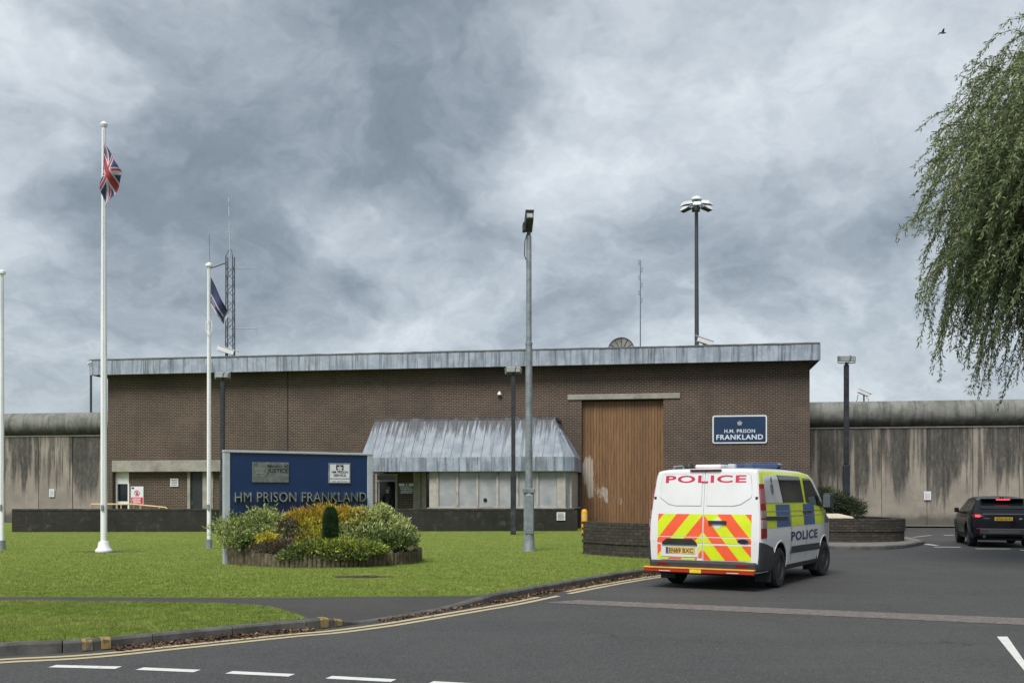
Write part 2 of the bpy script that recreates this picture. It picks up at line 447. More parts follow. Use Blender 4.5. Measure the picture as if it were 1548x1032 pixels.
def m_wood():
    t = NT('gate_timber')
    oi = t.nd('ShaderNodeObjectInfo').outputs['Random']
    v = t.coord(scale=(1.0, 1.0, 0.05), rnd=13.0)
    g = t.noise(v, 26.0, 5.0, 0.6, 0.6)
    a = t.mix(oi, (0.265, 0.142, 0.056), (0.175, 0.092, 0.038))
    col = t.mix(t.step(g, 0.3, 0.75), a, (0.115, 0.060, 0.028))
    col = t.mix(t.step(t.noise(t.coord(scale=(1, 1, 0.25)), 0.6, 4.0), 0.45, 0.75, 0, 0.5), col, (0.30, 0.17, 0.072))
    sp = t.nd('ShaderNodeSeparateXYZ'); t.L.new(t.nd('ShaderNodeTexCoord').outputs['Object'], sp.inputs[0])
    rag = t.noise(t.coord(scale=(1.0, 1.0, 0.16), rnd=40.0), 13.0, 7.0, 0.75)
    tot = None
    for (gx, gz, rx, rz) in SCUFF:                               # bleached and scraped patch low on one side
        ex = t.math('DIVIDE', t.math('SUBTRACT', sp.outputs[0], gx), rx); ez = t.math('DIVIDE', t.math('SUBTRACT', sp.outputs[2], gz), rz)
        d = t.math('ADD', t.math('MULTIPLY', ex, ex), t.math('MULTIPLY', ez, ez))
        q = t.step(d, 0.2, 1.3, 1.0, 0.0)
        tot = q if tot is None else t.math('MAXIMUM', tot, q)
    rag = t.math('ADD', rag, t.math('MULTIPLY', t.math('SUBTRACT', oi, 0.5), 0.35))
    msk = t.math('MULTIPLY', t.step(t.math('ADD', t.math('MULTIPLY', tot, 0.75), t.math('MULTIPLY', t.math('SUBTRACT', rag, 0.5), 2.4)), 0.50, 0.72, 0.0, 0.75), t.step(tot, 0.02, 0.3))
    col = t.mix(msk, col, (0.42, 0.39, 0.33))
    t.bump(g, 0.25, 0.004)
    return t.fin(col, 0.62)
def m_asphalt(name, a, b, spk=0.5):
    t = NT(name); v = t.coord()
    col = t.mix(t.step(t.noise(v, 0.35, 5.0, 0.6), 0.35, 0.7), a, b)
    col = t.mix(t.step(t.noise(t.coord(scale=(1, 0.25, 1)), 1.1, 5.0, 0.6), 0.45, 0.75, 0, 0.35), col, tuple(x*0.72 for x in a))
    vo = t.nd('ShaderNodeTexVoronoi', feature='F1'); t.L.new(v, vo.inputs['Vector']); vo.inputs['Scale'].default_value = 75.0
    sr = t.nd('ShaderNodeSeparateColor'); t.L.new(vo.outputs['Color'], sr.inputs[0])
    col = t.mix(t.step(sr.outputs[0], 0.55, 1.0, 0, spk), col, tuple(x*2.3 for x in a))
    col = t.mix(t.step(sr.outputs[1], 0.6, 1.0, 0, spk), col, tuple(x*0.45 for x in a))
    col = t.mix(t.step(t.noise(v, 16.0, 4.0, 0.7), 0.35, 0.8, 0, 0.5), col, tuple(x*1.45 for x in a))
    # tyre-polished arcs, patched areas and hairline cracks
    trk = t.noise(t.coord(scale=(0.16, 1.5, 1)), 0.9, 4.0, 0.55)
    col = t.mix(t.step(trk, 0.52, 0.66, 0, 0.30), col, tuple(x*1.5 for x in a))
    blot = t.noise(t.coord(loc=(3, 8, 0)), 0.9, 7.0, 0.7)
    col = t.mix(t.step(blot, 0.60, 0.72, 0, 0.4), col, tuple(x*0.62 for x in a))
    cr = t.nd('ShaderNodeTexVoronoi', feature='DISTANCE_TO_EDGE'); cr.inputs['Scale'].default_value = 0.33
    wn = t.nd('ShaderNodeTexNoise'); wn.inputs['Scale'].default_value = 1.7; wn.inputs['Detail'].default_value = 6; t.L.new(v, wn.inputs['Vector'])
    av = t.nd('ShaderNodeVectorMath', operation='ADD'); t.L.new(v, av.inputs[0]); t.L.new(wn.outputs['Color'], av.inputs[1]); t.L.new(av.outputs[0], cr.inputs['Vector'])
    crk = t.math('MULTIPLY', t.step(cr.outputs['Distance'], 0.0015, 0.005, 1.0, 0.0), t.step(t.noise(v, 0.5, 3.0), 0.5, 0.6))
    col = t.mix(t.math('MULTIPLY', crk, 0.6), col, tuple(x*0.4 for x in a))
    v2 = t.nd('ShaderNodeTexVoronoi', feature='F1'); t.L.new(v, v2.inputs['Vector']); v2.inputs['Scale'].default_value = 2.6
    s2 = t.nd('ShaderNodeSeparateColor'); t.L.new(v2.outputs['Color'], s2.inputs[0])
    dot = t.math('MULTIPLY', t.step(v2.outputs['Distance'], 0.02, 0.045, 1.0, 0.0), t.step(s2.outputs[2], 0.45, 0.5))
    col = t.mix(t.math('MULTIPLY', dot, 0.7), col, (0.22, 0.215, 0.20))                     # trodden gum and grit
    t.bump(vo.outputs['Distance'], 0.35, 0.006)
    return t.fin(col, 0.88, 0.0, 0.3)
asphalt_m = m_asphalt('asphalt', (0.050, 0.050, 0.050), (0.066, 0.066, 0.065), 0.7)
path_m = m_asphalt('path_asphalt', (0.046, 0.044, 0.043), (0.062, 0.059, 0.055), 0.4)
def m_sett():
    t = NT('granite_setts'); v = t.coord()
    vo = t.nd('ShaderNodeTexVoronoi', feature='F1'); t.L.new(v, vo.inputs['Vector']); vo.inputs['Scale'].default_value = 22.0
    sr = t.nd('ShaderNodeSeparateColor'); t.L.new(vo.outputs['Color'], sr.inputs[0])
    col = t.mix(sr.outputs[0], (0.105, 0.088, 0.082), (0.20, 0.175, 0.162))
    col = t.mix(t.step(t.noise(v, 60.0, 3.0), 0.4, 0.7, 0, 0.6), col, (0.07, 0.062, 0.058))
    t.bump(vo.outputs['Distance'], 0.4, 0.01)
    return t.fin(col, 0.85)
sett_m = m_sett()
def m_paint(name, c, under, wear=0.5):
    t = NT(name); v = t.coord()
    n = t.noise(v, 18.0, 6.0, 0.75); n2 = t.noise(v, 2.0, 4.0, 0.6)
    w = t.math('ADD', n, t.math('MULTIPLY', t.math('SUBTRACT', n2, 0.5), 0.5))
    col = t.mix(t.step(w, wear, wear+0.12), c, under)
    col = t.mix(t.step(t.noise(v, 5.0, 5.0), 0.4, 0.8, 0, 0.35), col, tuple(x*0.6 for x in c))
    return t.fin(col, 0.75)
white_line = m_paint('white_road_paint', (0.62, 0.62, 0.59), (0.09, 0.09, 0.088), 0.63)
yellow_line = m_paint('yellow_road_paint', (0.46, 0.39, 0.235), (0.10, 0.095, 0.08), 0.60)
yellow_kerb = m_paint('yellow_kerb_paint', (0.30, 0.205, 0.06), (0.10, 0.095, 0.085), 0.50)
kerb_m = simple('kerb_concrete', (0.088, 0.085, 0.080), 0.88, var=0.3, scale=5.0, bump=0.4, dirt=(0.045, 0.045, 0.038))
def m_lawn():
    t = NT('lawn_ground'); v = t.coord()
    col = t.mix(t.step(t.noise(v, 0.7, 6.0, 0.6), 0.3, 0.7), (0.15, 0.215, 0.034), (0.195, 0.245, 0.046))
    col = t.mix(t.step(t.noise(t.coord(scale=(0.22, 1.3, 1)), 1.0, 5.0, 0.6), 0.45, 0.72, 0, 0.55), col, (0.225, 0.215, 0.055))
    col = t.mix(t.step(t.noise(v, 24.0, 4.0, 0.7), 0.4, 0.8, 0, 0.5), col, (0.075, 0.11, 0.018))
    col = t.mix(t.step(t.noise(v, 3.0, 5.0, 0.65), 0.62, 0.8, 0, 0.5), col, (0.19, 0.165, 0.06))
    t.bump(t.noise(v, 40.0, 4.0, 0.7), 0.6, 0.03)
    return t.fin(col, 0.9, 0.0, 0.2)
lawn_m = m_lawn()
soil_m = simple('soil', (0.045, 0.033, 0.022), 0.95, var=0.4, scale=14.0, bump=0.6)
field_m = simple('distant_ground', (0.06, 0.085, 0.025), 0.95, var=0.25, scale=0.05)
precast_m = simple('precast_concrete', (0.30, 0.285, 0.25), 0.85, var=0.14, scale=3.0, bump=0.2, dirt=(0.17, 0.16, 0.14))
mullion_m = simple('painted_mullion', (0.40, 0.38, 0.335), 0.7, var=0.12, scale=4.0, dirt=(0.20, 0.18, 0.15))
white_m = simple('white_paint', (0.70, 0.71, 0.71), 0.4, var=0.05, scale=3.0)
pole_white = simple('flagpole_white', (0.80, 0.81, 0.82), 0.35, var=0.04, scale=2.0, dirt=(0.68, 0.70, 0.71))
galv_m = simple('galvanised_steel', (0.25, 0.28, 0.30), 0.5, 0.35, var=0.16, scale=7.0, dirt=(0.14, 0.16, 0.18))
galv_light = simple('pale_grey_metal', (0.40, 0.44, 0.47), 0.5, 0.1, var=0.08, scale=5.0)
black_post = simple('black_post_paint', (0.018, 0.022, 0.028), 0.5, var=0.3, scale=8.0, dirt=(0.05, 0.06, 0.068))
dark_steel = simple('dark_grey_steel', (0.055, 0.06, 0.066), 0.5, 0.2, var=0.2)
lattice_m = simple('grey_lattice_steel', (0.07, 0.08, 0.09), 0.5, 0.3, var=0.15)
black_m = simple('black_plastic', (0.016, 0.017, 0.018), 0.55, var=0.25, scale=8.0)
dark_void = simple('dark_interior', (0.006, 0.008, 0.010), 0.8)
navy_panel = simple('navy_sign_panel', srgb(17, 44, 84), 0.38, var=0.06, scale=2.0)
navy_sign = simple('navy_enamel', srgb(24, 50, 82), 0.4, var=0.06, scale=2.0)
white_sign = simple('white_sign_face', (0.68, 0.70, 0.72), 0.4, var=0.04)
print_dark = simple('dark_print', (0.02, 0.025, 0.03), 0.6)
print_grey = simple('grey_print', (0.12, 0.13, 0.14), 0.6)
print_white = simple('white_print', (0.60, 0.66, 0.72), 0.5, var=0.04)
print_red = simple('red_print', srgb(205, 35, 60), 0.5, var=0.06)
plaque_m = simple('tarnished_plaque', (0.15, 0.17, 0.155), 0.4, 0.25, var=0.3, scale=9.0, dirt=(0.09, 0.105, 0.10))
letter_m = simple('brushed_steel_letters', (0.46, 0.50, 0.42), 0.22, 0.9, var=0.35, scale=4.0)
glass_dark = NT('dark_glass').fin((0.010, 0.014, 0.017), 0.06, 0.0, 0.6)
def m_frost():
    t = NT('frosted_pane'); sp = t.nd('ShaderNodeSeparateXYZ'); v = t.coord(rnd=7.0)
    col = t.mix(t.step(t.noise(v, 2.0, 5.0, 0.6), 0.3, 0.7), (0.40, 0.41, 0.405), (0.30, 0.32, 0.335))
    col = t.mix(t.step(t.noise(t.coord(rnd=3.0), 1.2, 2.0, 0.5), 0.45, 0.7, 0.0, 0.5), col, (0.20, 0.225, 0.25))
    return t.fin(col, 0.28, 0.0, 0.5)
frost_m = m_frost()
cream_rail = simple('cream_rail_paint', srgb(214, 184, 138), 0.5)
yellow_post = simple('yellow_bollard_paint', srgb(222, 160, 30), 0.5, var=0.08, dirt=srgb(180, 130, 40))
log_m = simple('weathered_log', (0.105, 0.088, 0.052), 0.9, var=0.45, scale=9.0, bump=0.5, dirt=(0.05, 0.045, 0.025))
door_dark = simple('dark_door', (0.022, 0.026, 0.030), 0.45)
lamp_glass = simple('lamp_glass', (0.32, 0.34, 0.33), 0.2)
dome_white = simple('white_dome', (0.62, 0.66, 0.66), 0.4, var=0.04)
cream_slab_m = simple('cream_board', (0.55, 0.49, 0.37), 0.7, var=0.06)

# ------------------------------------------------------------------ ground, road, pavements
def struct(o): o['kind'] = 'structure'; return o
struct(MB().add([(-1500, -1500, -0.06), (1500, -1500, -0.06), (1500, 1500, -0.06), (-1500, 1500, -0.06)], [(0, 1, 2, 3)]).build('ground', field_m))
struct(MB().add([(-70, -25, 0), (70, -25, 0), (70, 62, 0), (-70, 62, 0)], [(0, 1, 2, 3)]).build('road', asphalt_m))

def dense(pts, step=0.12):
    """smooth polyline through plan points, evenly spaced"""
    P = [Vector((p[0], p[1])) for p in pts]
    out = []
    for i in range(len(P)-1):
        p0, p1, p2, p3 = P[max(i-1, 0)], P[i], P[i+1], P[min(i+2, len(P)-1)]
        for k in range(24):
            t = k/24
            out.append(0.5*((2*p1) + (p2-p0)*t + (2*p0-5*p1+4*p2-p3)*t*t + (3*p1-p0-3*p2+p3)*t**3))
    out.append(P[-1])
    res = [out[0]]; acc = 0.0
    for i in range(1, len(out)):
        seg = out[i]-out[i-1]; Ln = seg.length
        if Ln < 1e-9: continue
        d = step-acc
        while d <= Ln:
            res.append(out[i-1] + seg*(d/Ln)); d += step
        acc = (acc+Ln) % step
    return res
def offset(line, d):                # positive d: to the left of the walking direction
    out = []
    for i, p in enumerate(line):
        t = (line[min(i+1, len(line)-1)] - line[max(i-1, 0)]).normalized()
        out.append(p + Vector((-t.y, t.x))*d)
    return out
def ribbon(mb, line, d0, d1, z, m=0, zf=None):
    a = offset(line, d0); b = offset(line, d1); n = len(line)
    vs = [(p.x, p.y, z if zf is None else zf(i)) for i, p in enumerate(a)] + [(p.x, p.y, z if zf is None else zf(i)) for i, p in enumerate(b)]
    return mb.add(vs, [(i, i+1, n+i+1, n+i) for i in range(n-1)], m)

kerb_px = [(-420, 1027), (-200, 1008), (0, 991.5), (123, 985), (256, 972), (420, 955.6), (481, 950.5), (543, 942.8), (585, 936.5), (690, 919.5), (750, 909.6), (837, 892.5), (915, 878.5), (987, 868)]
kerb_pts = [G(*p) for p in kerb_px] + [(4.6, 22.1), (5.7, 23.0), (6.35, 24.6), (6.3, 27), (5.6, 32), (4.2, 38), (3.3, 43.6)]
KL = dense(kerb_pts, 0.1)
i_at = lambda u, v: min(range(len(KL)), key=lambda i: (KL[i]-Vector(G(u, v))).length)
iD0, iD1, iD2, iD3 = i_at(493, 949), i_at(545, 942.5), i_at(672, 922.5), i_at(745, 910.3)
def kerb_h(i):
    if i <= iD0 or i >= iD3: return 0.12
    if i < iD1: return 0.12 - 0.095*(i-iD0)/(iD1-iD0)
    if i < iD2: return 0.025
    return 0.025 + 0.095*(i-iD2)/(iD3-iD2)
kerb = struct(link(bpy.data.objects.new('kerb', None)))
def kerb_run(line, hfun, parent, wid=0.125, seg=9, mat=kerb_m, base=-0.03):
    i = 0
    while i + seg < len(line):
        part = line[i:i+seg+1]
        gap = 0.006
        mb = MB(); n = len(part)
        jz = random.uniform(-0.004, 0.004); jy = random.uniform(-0.006, 0.006)
        t0 = (part[1]-part[0]).normalized()*gap; part = [part[0]+t0] + part[1:-1] + [part[-1]-t0]
        A = offset(part, 0.0+jy); B = offset(part, 0.022+jy); C_ = offset(part, wid+jy)
        vs = []
        for k in range(n):
            h = hfun(i+k)+jz
            vs += [(A[k].x, A[k].y, base), (A[k].x, A[k].y, max(h-0.022, 0.004)), (B[k].x, B[k].y, h), (C_[k].x, C_[k].y, h), (C_[k].x, C_[k].y, base)]
        fs = []
        for k in range(n-1):
            for q in range(4): fs.append((k*5+q, k*5+q+1, (k+1)*5+q+1, (k+1)*5+q))
        fs += [(0, 1, 2, 3, 4), tuple((n-1)*5+q for q in (4, 3, 2, 1, 0))]
        mb.add(vs, fs).build('kerb_stone', mat, parent)
        i += seg
kerb_run(KL, kerb_h, kerb)
KF = dense(kerb_pts[:10], 0.02)
for (ua, ub, v) in ((124, 140, 984.6), (153, 171, 983.2), (484, 495, 950.0), (504, 514, 947.6)):      # flaking yellow blocks on the kerb
    ga, gb_ = Vector(G(ua, v)), Vector(G(ub, v-(1.2 if ua < 300 else 1.7)))
    ka, kb = i_at(ua, v), i_at(ub, v-1.5)
    part = [KF[i] for i in range(min(range(len(KF)), key=lambda i: (KF[i]-ga).length), min(range(len(KF)), key=lambda i: (KF[i]-gb_).length)+1)]
    ia = ka
    mb = MB(); A = offset(part, -0.009); B = offset(part, 0.022); C_ = offset(part, 0.10)
    vs = []; n = len(part)
    for k in range(n):
        h = kerb_h(ia+k*0.2)+0.006
        vs += [(A[k].x, A[k].y, 0.012), (A[k].x, A[k].y, h-0.022), (B[k].x, B[k].y, h), (C_[k].x, C_[k].y, h)]
    mb.add(vs, [(k*4+q, k*4+q+1, k*4+q+5, k*4+q+4) for k in range(n-1) for q in range(3)])
    mb.build('yellow_marking', yellow_kerb, kerb)

inner = offset(KL, 0.123)
# path (tarmac) : from the lawn edge to the kerb
LZ = 0.10
back_px = [(-420, 900.4), (-200, 900.4), (0, 900.6), (200, 901.2), (420, 901.7), (550, 900.2), (680, 899.4), (742, 899.2)]
back_line = dense([G(u, v, LZ) for u, v in back_px], 0.25)
front_px = [(-420, 910.6), (-200, 910.7), (0, 910.9), (180, 911.6), (298, 912.8), (360, 915.5), (410, 920), (445, 929.5), (462, 937)]
front_line = dense([G(u, v, LZ) for u, v in front_px], 0.12)
mb = MB()
n = 160
fr = [i for i in np.linspace(0, iD3+2, n).astype(int)]
bk = [i for i in np.linspace(0, len(back_line)-1, n).astype(int)]
vs = [(back_line[i].x, back_line[i].y, LZ-0.012) for i in bk] + [(inner[i].x, inner[i].y, kerb_h(i)-0.012) for i in fr]
# a middle row keeps the path level before it dips to the dropped kerb
mid = [((vs[i][0]*0.45+vs[n+i][0]*0.55), (vs[i][1]*0.45+vs[n+i][1]*0.55), vs[i][2]*0.6+vs[n+i][2]*0.4) for i in range(n)]
vs = vs[:n] + mid + vs[n:]
mb.add(vs, [(r*n+i, r*n+i+1, (r+1)*n+i+1, (r+1)*n+i) for r in (0, 1) for i in range(n-1)])
struct(mb.build('path', path_m))

i_l0 = min(range(len(KL)), key=lambda i: (inner[i]-back_line[-1]).length)
lawn_edge = [p for p in back_line] + [inner[i] for i in range(i_l0+1, len(inner))]
lawn_poly = [(p.x, p.y) for p in lawn_edge] + [(3.3, 47), (-22, 52), (-60, 58), (-60, back_line[0].y)]
front_poly = [(p.x, p.y) for p in front_line] + [(inner[i].x, inner[i].y) for i in range(i_at(476, 951), -1, -1)]
def sheet(name, poly, z, mat, depth=0.05):
    bm = bmesh.new()
    f = bm.faces.new([bm.verts.new((p[0], p[1], z)) for p in poly])
    r = bmesh.ops.extrude_face_region(bm, geom=[f])
    for q in r['geom']:
        if isinstance(q, bmesh.types.BMVert): q.co.z -= depth
    bmesh.ops.triangulate(bm, faces=bm.faces)
    return struct(MB().bm(bm).build(name, mat))
sheet('lawn', lawn_poly, 0.105, lawn_m, 0.15)
sheet('grass_verge', front_poly, 0.112, lawn_m, 0.05)

# painted lines
def marking(name, quads, mat, z=0.004):
    mb = MB()
    for q in quads: mb.add([(p[0], p[1], z) for p in q], [(0, 1, 2, 3)])
    return struct(mb.build(name, mat))
i_b0, i_b1 = i_at(786, 902), i_at(838, 892)
for d in (0.24, 0.43):
    mb = MB(); ribbon(mb, KL[:i_b0+(2 if d < 0.3 else 5)], -d-0.05, -d+0.05, 0.004); struct(mb.build('yellow_line', yellow_line))
    mb = MB(); ribbon(mb, KL[i_b1-(1 if d < 0.3 else 4):-120], -d-0.05, -d+0.05, 0.004); struct(mb.build('yellow_line', yellow_line))
def dash(a, b, w):
    a = Vector(G(*a)); b = Vector(G(*b)); t = (b-a).normalized(); nrm = Vector((-t.y, t.x))*w/2
    return [a-nrm, b-nrm, b+nrm, a+nrm]
for a, b in (((-60, 1002.6), (40, 1005.2)), ((79, 1006.6), (179, 1009.0)), ((211, 1010.4), (298, 1014)), ((346, 1016), (441, 1020.5)), ((497, 1023.4), (595, 1028.6)), ((651, 1031.5), (750, 1037)), ((806, 1040), (905, 1046))):
    if a[0] < 0: continue
    marking('give_way_dash', [dash(a, b, 0.13)], white_line)
marking('white_line', [[G(1507, 962), G(1523, 962), G(1560, 1015.5), G(1560, 1028)]], white_line)
sa, sb, sc_, sd_ = [Vector(G(*p)) for p in ((876, 906.5), (1548, 934.2), (1548, 944.4), (822, 910.6))]
marking('sett_band', [[sa, sb+(sb-sa)*1.0, sc_+(sc_-sd_)*1.0, sd_, ]], sett_m)
for a, b, w in (((1412, 826.4), (1452, 826.6), 0.22), ((1475, 829.0), (1527, 829.4), 0.22), ((1542, 831.2), (1600, 832.0), 0.22), ((1427, 808.4), (1442, 808.4), 0.25), ((1398, 822.0), (1416, 824.0), 0.2)):
    marking('give_way_dash', [dash(a, b, w)], white_line)

# island with its kerb round the right-hand planter
isl_px = [(1120, 826), (1180, 828.5), (1236, 829.8), (1300, 831), (1345, 830.2), (1375, 827.2), (1397, 822.2), (1392, 818.5), (1372, 814.6), (1354, 811.5), (1330, 806), (1300, 803)]
isl = dense([G(*p) for p in isl_px], 0.1)
island_kerb = struct(link(bpy.data.objects.new('island_kerb', None)))
kerb_run(isl, lambda i: 0.11, island_kerb)
pave_m = simple('pavement_concrete', (0.16, 0.15, 0.138), 0.88, var=0.2, scale=2.5, bump=0.2)
inn = offset(isl, 0.12)
sheet('island_pavement', [(p.x, p.y) for p in inn[2:-2]] + [(12.5, 44), (8.6, 44)], 0.10, pave_m, 0.12)
mb = MB(); ribbon(mb, dense([G(1352, 812.6), G(1376, 811.2), G(1402, 808.6)], 0.1), -0.22, -0.10, 0.006); struct(mb.build('yellow_line', yellow_line))

# ------------------------------------------------------------------ the gatehouse
BR = Vector((466/F*42.5, 42.5)); BL = Vector((-639/F*47.9, 47.9))          # ends of the fascia
bu = (BR-BL).normalized(); BA = math.atan2(bu.y, bu.x)
bn = Vector((-bu.y, bu.x))                                                   # pointing back into the prison
OVER = 0.7
B0 = BL + bn*OVER                                                            # local origin: left end of the brick plane
def fac(u, v, off=0.0):
    """local (x, z) where the ray through a photo pixel meets the plane off metres behind the brick face"""
    d = Vector(((u-CX)/F, 1.0)); o = B0 + bn*off
    k = o.dot(bn) / d.dot(bn)
    p = d*k
    return (p-B0).dot(bu), EYE - (v-HY)/F*k
def bw(x, y, z):
    p = B0 + bu*x + bn*y
    return Vector((p.x, p.y, z))
gh = root('gatehouse', 'wide brown brick gatehouse with grey lead fascia and tall timber gate', 'building', (B0.x, B0.y, 0), BA)
Lfas = (BR-BL).length
xL, _ = fac(163, 700); xR, _ = fac(1224, 700)
Z_SOF, Z_FT = 7.14, 7.80
gx0, gzt = fac(880, 605, 0.25); gx1, _ = fac(1003, 605, 0.25)
lx0, lzt = fac(170, 696); lx1 = fac(400, 700)[0]; lzb = fac(170, 713)[1]
SCUFF = [(fac(888, 712)[0], fac(888, 712)[1], 0.30, 0.75), (fac(896, 735)[0], fac(896, 738)[1], 0.35, 0.5), (fac(908, 742)[0], fac(908, 744)[1], 0.40, 0.35), (fac(922, 751)[0], fac(922, 753)[1], 0.40, 0.30), (fac(936, 760)[0], fac(936, 757)[1], 0.22, 0.25)]
wood_m = m_wood()
jx = fac(435, 620)[0]
w = MB()
w.box(xL, lx0, 0, 0.4, 0, Z_SOF+0.3); w.box(lx0, lx1, 0, 0.4, lzt, Z_SOF+0.3)
w.box(lx1, jx-0.03, 0, 0.4, 0, Z_SOF+0.3); w.box(jx+0.03, gx0, 0, 0.4, 0, Z_SOF+0.3)
w.box(gx0, gx1, 0, 0.4, gzt, Z_SOF+0.3); w.box(gx1, xR, 0, 0.4, 0, Z_SOF+0.3)
w.box(xL, xL+0.35, 0.4, 13, 0, Z_SOF+0.3); w.box(xR-0.35, xR, 0.4, 13, 0, Z_SOF+0.3); w.box(xL, xR, 13, 13.35, 0, Z_SOF+0.3)
w.build('brick_wall', brick_m, gh)
MB().box(jx-0.029, jx+0.029, 0.02, 0.3, 0, Z_SOF+0.2).build('expansion_joint', black_m, gh)
# lead fascia panels and capping
np_ = 28; pw = Lfas/np_
soff_m = simple('soffit_boards', (0.05, 0.052, 0.058), 0.8)
fas = MB().box(0.03, Lfas-0.03, -OVER+0.03, 13.6, Z_SOF+0.02, Z_FT).build('roof', soff_m, gh)
for i in range(np_):
    x0 = i*pw; j = random.uniform(-0.006, 0.006)
    MB().box(0.005, pw-0.012, -0.030+j, 0, Z_SOF-0.02, Z_FT-0.01).build('fascia_panel', lead_m, fas, loc=(x0, -OVER+0.03, 0))
    MB().tube([(pw-0.006, -0.035, Z_SOF-0.02), (pw-0.006, -0.035, Z_FT-0.01)], 0.016, 6).build('batten_roll', lead_m, fas, loc=(x0, -OVER+0.03, 0))
for e in (0, 1):
    xx = 0.0 if e == 0 else Lfas
    MB().box(min(xx, xx+(0.03 if e == 0 else -0.03)), max(xx, xx+(0.03 if e == 0 else -0.03)), -OVER+0.032, 13.6, Z_SOF-0.02, Z_FT-0.01).build('fascia_return', lead_m, fas)
cap_m = simple('roof_capping', (0.11, 0.115, 0.12), 0.7, var=0.3, dirt=(0.05, 0.05, 0.045))
for i in range(14):
    x0 = i*Lfas/14; h = 0.035 + random.uniform(0, 0.02)
    MB().box(x0+0.01, x0+Lfas/14-0.01, -OVER-0.025, -OVER+0.35, Z_FT-0.005, Z_FT+h).build('capping', cap_m, fas)
cb = MB(); rp = []
for i in range(90):
    rp.append((0.2+i*(Lfas-0.4)/89, -OVER+0.25+random.uniform(-.02, .02), Z_FT+0.075+random.uniform(-.012, .014)))
cb.tube(rp, 0.014, 5); cb.build('lightning_conductor', dark_steel, fas)
# gate
gate = MB().box(gx0, gx1, 0.33, 0.40, 0, gzt).build('gate', dark_void, gh)
npl = 28; pwid = (gx1-gx0)/npl
for i in range(npl):
    x0 = gx0+i*pwid; dy = random.uniform(0, 0.012) + (0.02 if i in (9, 18) else 0)
    MB().bev(x0+0.004, x0+pwid-0.004, 0.25+dy, 0.325, 0.03, gzt-0.06, 0.006).build('plank', wood_m, gate)
MB().box(gx0, gx1, 0.18, 0.326, gzt-0.05, gzt-0.003).build('gate_track', black_m, gate)
a0, zt_ = fac(858, 596.5); a1, _ = fac(1028, 593.5)
MB().bev(a0, a1, -0.06, 0.02, gzt+0.0, zt_, 0.012).build('lintel', precast_m, gh)
# left entrance recess under its concrete beam
MB().bev(lx0-0.02, lx1, -0.03, 0.3, lzb, lzt-0.003, 0.012).build('concrete_beam', precast_m, gh)
rc = 0.32
def fr(u, v=740, off=rc): return fac(u, v, off)[0]
MB().box(fr(196), fr(284), rc, rc+0.1, 0, lzb).build('recess_wall', brick_m, gh)
MB().box(fr(323), lx1, rc, rc+0.1, 0, lzb).build('recess_wall', brick_m, gh)
wd = MB().box(lx0-0.02+0.02, fr(178), rc-0.04, rc+0.1, 0, lzb).box(fr(178), fr(195), rc-0.02, rc+0.1, fac(180, 731)[1], lzb).box(fr(193.5), fr(195.8), rc-0.03, rc+0.1, 0, fac(180, 731)[1]).box(fr(178), fr(193.5), rc, rc+0.1, fac(180, 759)[1]-0.12, fac(180, 757.5)[1]).build('white_door', white_m, gh)
MB().box(fr(178), fr(193.5), rc+0.03, rc+0.06, fac(180, 757.5)[1], fac(180, 731)[1]).build('pane', glass_dark, wd)
MB().box(fr(178), fr(193.5), rc+0.03, rc+0.06, 0.02, fac(180, 759)[1]-0.12).build('pane', glass_dark, wd)
dk = MB().box(fr(288), fr(307), rc+0.06, rc+0.12, 0, lzb-0.02).build('dark_door', door_dark, gh)
MB().box(fr(284), fr(288), rc-0.06, rc+0.12, 0, lzb).build('door_jamb', precast_m, gh)
MB().box(fr(307), fr(323), rc-0.06, rc+0.12, 0, lzb).build('door_jamb', precast_m, gh)
MB().tube([(fr(290), rc+0.03, 1.05), (fr(290), rc+0.03, 1.25)], 0.012, 6).build('handle', galv_m, dk)
vx0, vz1 = fac(258, 723, rc); vx1, vz0 = fac(270, 735, rc)
vent = MB().box(vx0, vx1, rc-0.05, rc, vz0, vz1).build('vent', white_m, gh)
for k in range(4):
    z_ = vz0+0.06+k*(vz1-vz0-0.12)/3.3
    MB().box(vx0+0.05, vx1-0.05, rc-0.06, rc-0.05, z_, z_+0.035).build('louvre', galv_m, vent)

# projecting reception bay with its sloping lead roof
BD = 3.4                                                     # how far it stands out
ex0, ez = fac(545, 692, -BD); ex1, _ = fac(866, 692, -BD)
RY = -1.9
rx0, rz = fac(567, 636.5, RY); rx1, _ = fac(838, 636.5, RY)
ezb = fac(710, 712, -BD)[1]
ex0 -= 0.0
rt = 0.05
bay = MB().add([(ex0, -BD, ez), (ex1-0.4, -BD, ez), (ex1, -BD+0.5, ez), (ex1, -0.002, ez), (ex0, -0.002, ez), (rx0, RY, rz), (rx1, RY, rz), (rx0, -0.002, rz), (rx1, -0.002, rz)],
               [(0, 1, 6, 5), (1, 2, 6), (2, 3, 8, 6), (4, 0, 5, 7), (5, 6, 8, 7)]).build('bay_roof', leadroof_m, gh)
nb = 20
for i in range(nb+1):
    xx_ = ex0+0.02+(ex1-0.42-ex0)*i/nb
    kk = min(1.0, (xx_-ex0)/(rx0-ex0) if xx_ < rx0 else 1.0, (ex1-0.4-xx_)/(ex1-0.4-rx1) if xx_ > rx1 else 1.0)
    if kk < 0.03: continue
    a = Vector((xx_, -BD, ez)); b = a+Vector((0, (BD+RY)*kk, (rz-ez)*kk))
    nn = Vector((0, -(rz-ez), (BD+RY))).normalized()*0.012
    MB().tube([a+nn, b+nn], 0.018, 6).build('lead_roll', leadroof_m, bay)
MB().tube([Vector((ex1, -BD+0.5, ez+0.01)), Vector((rx1, RY, rz+0.01))], 0.03, 6).build('hip_roll', leadroof_m, bay)
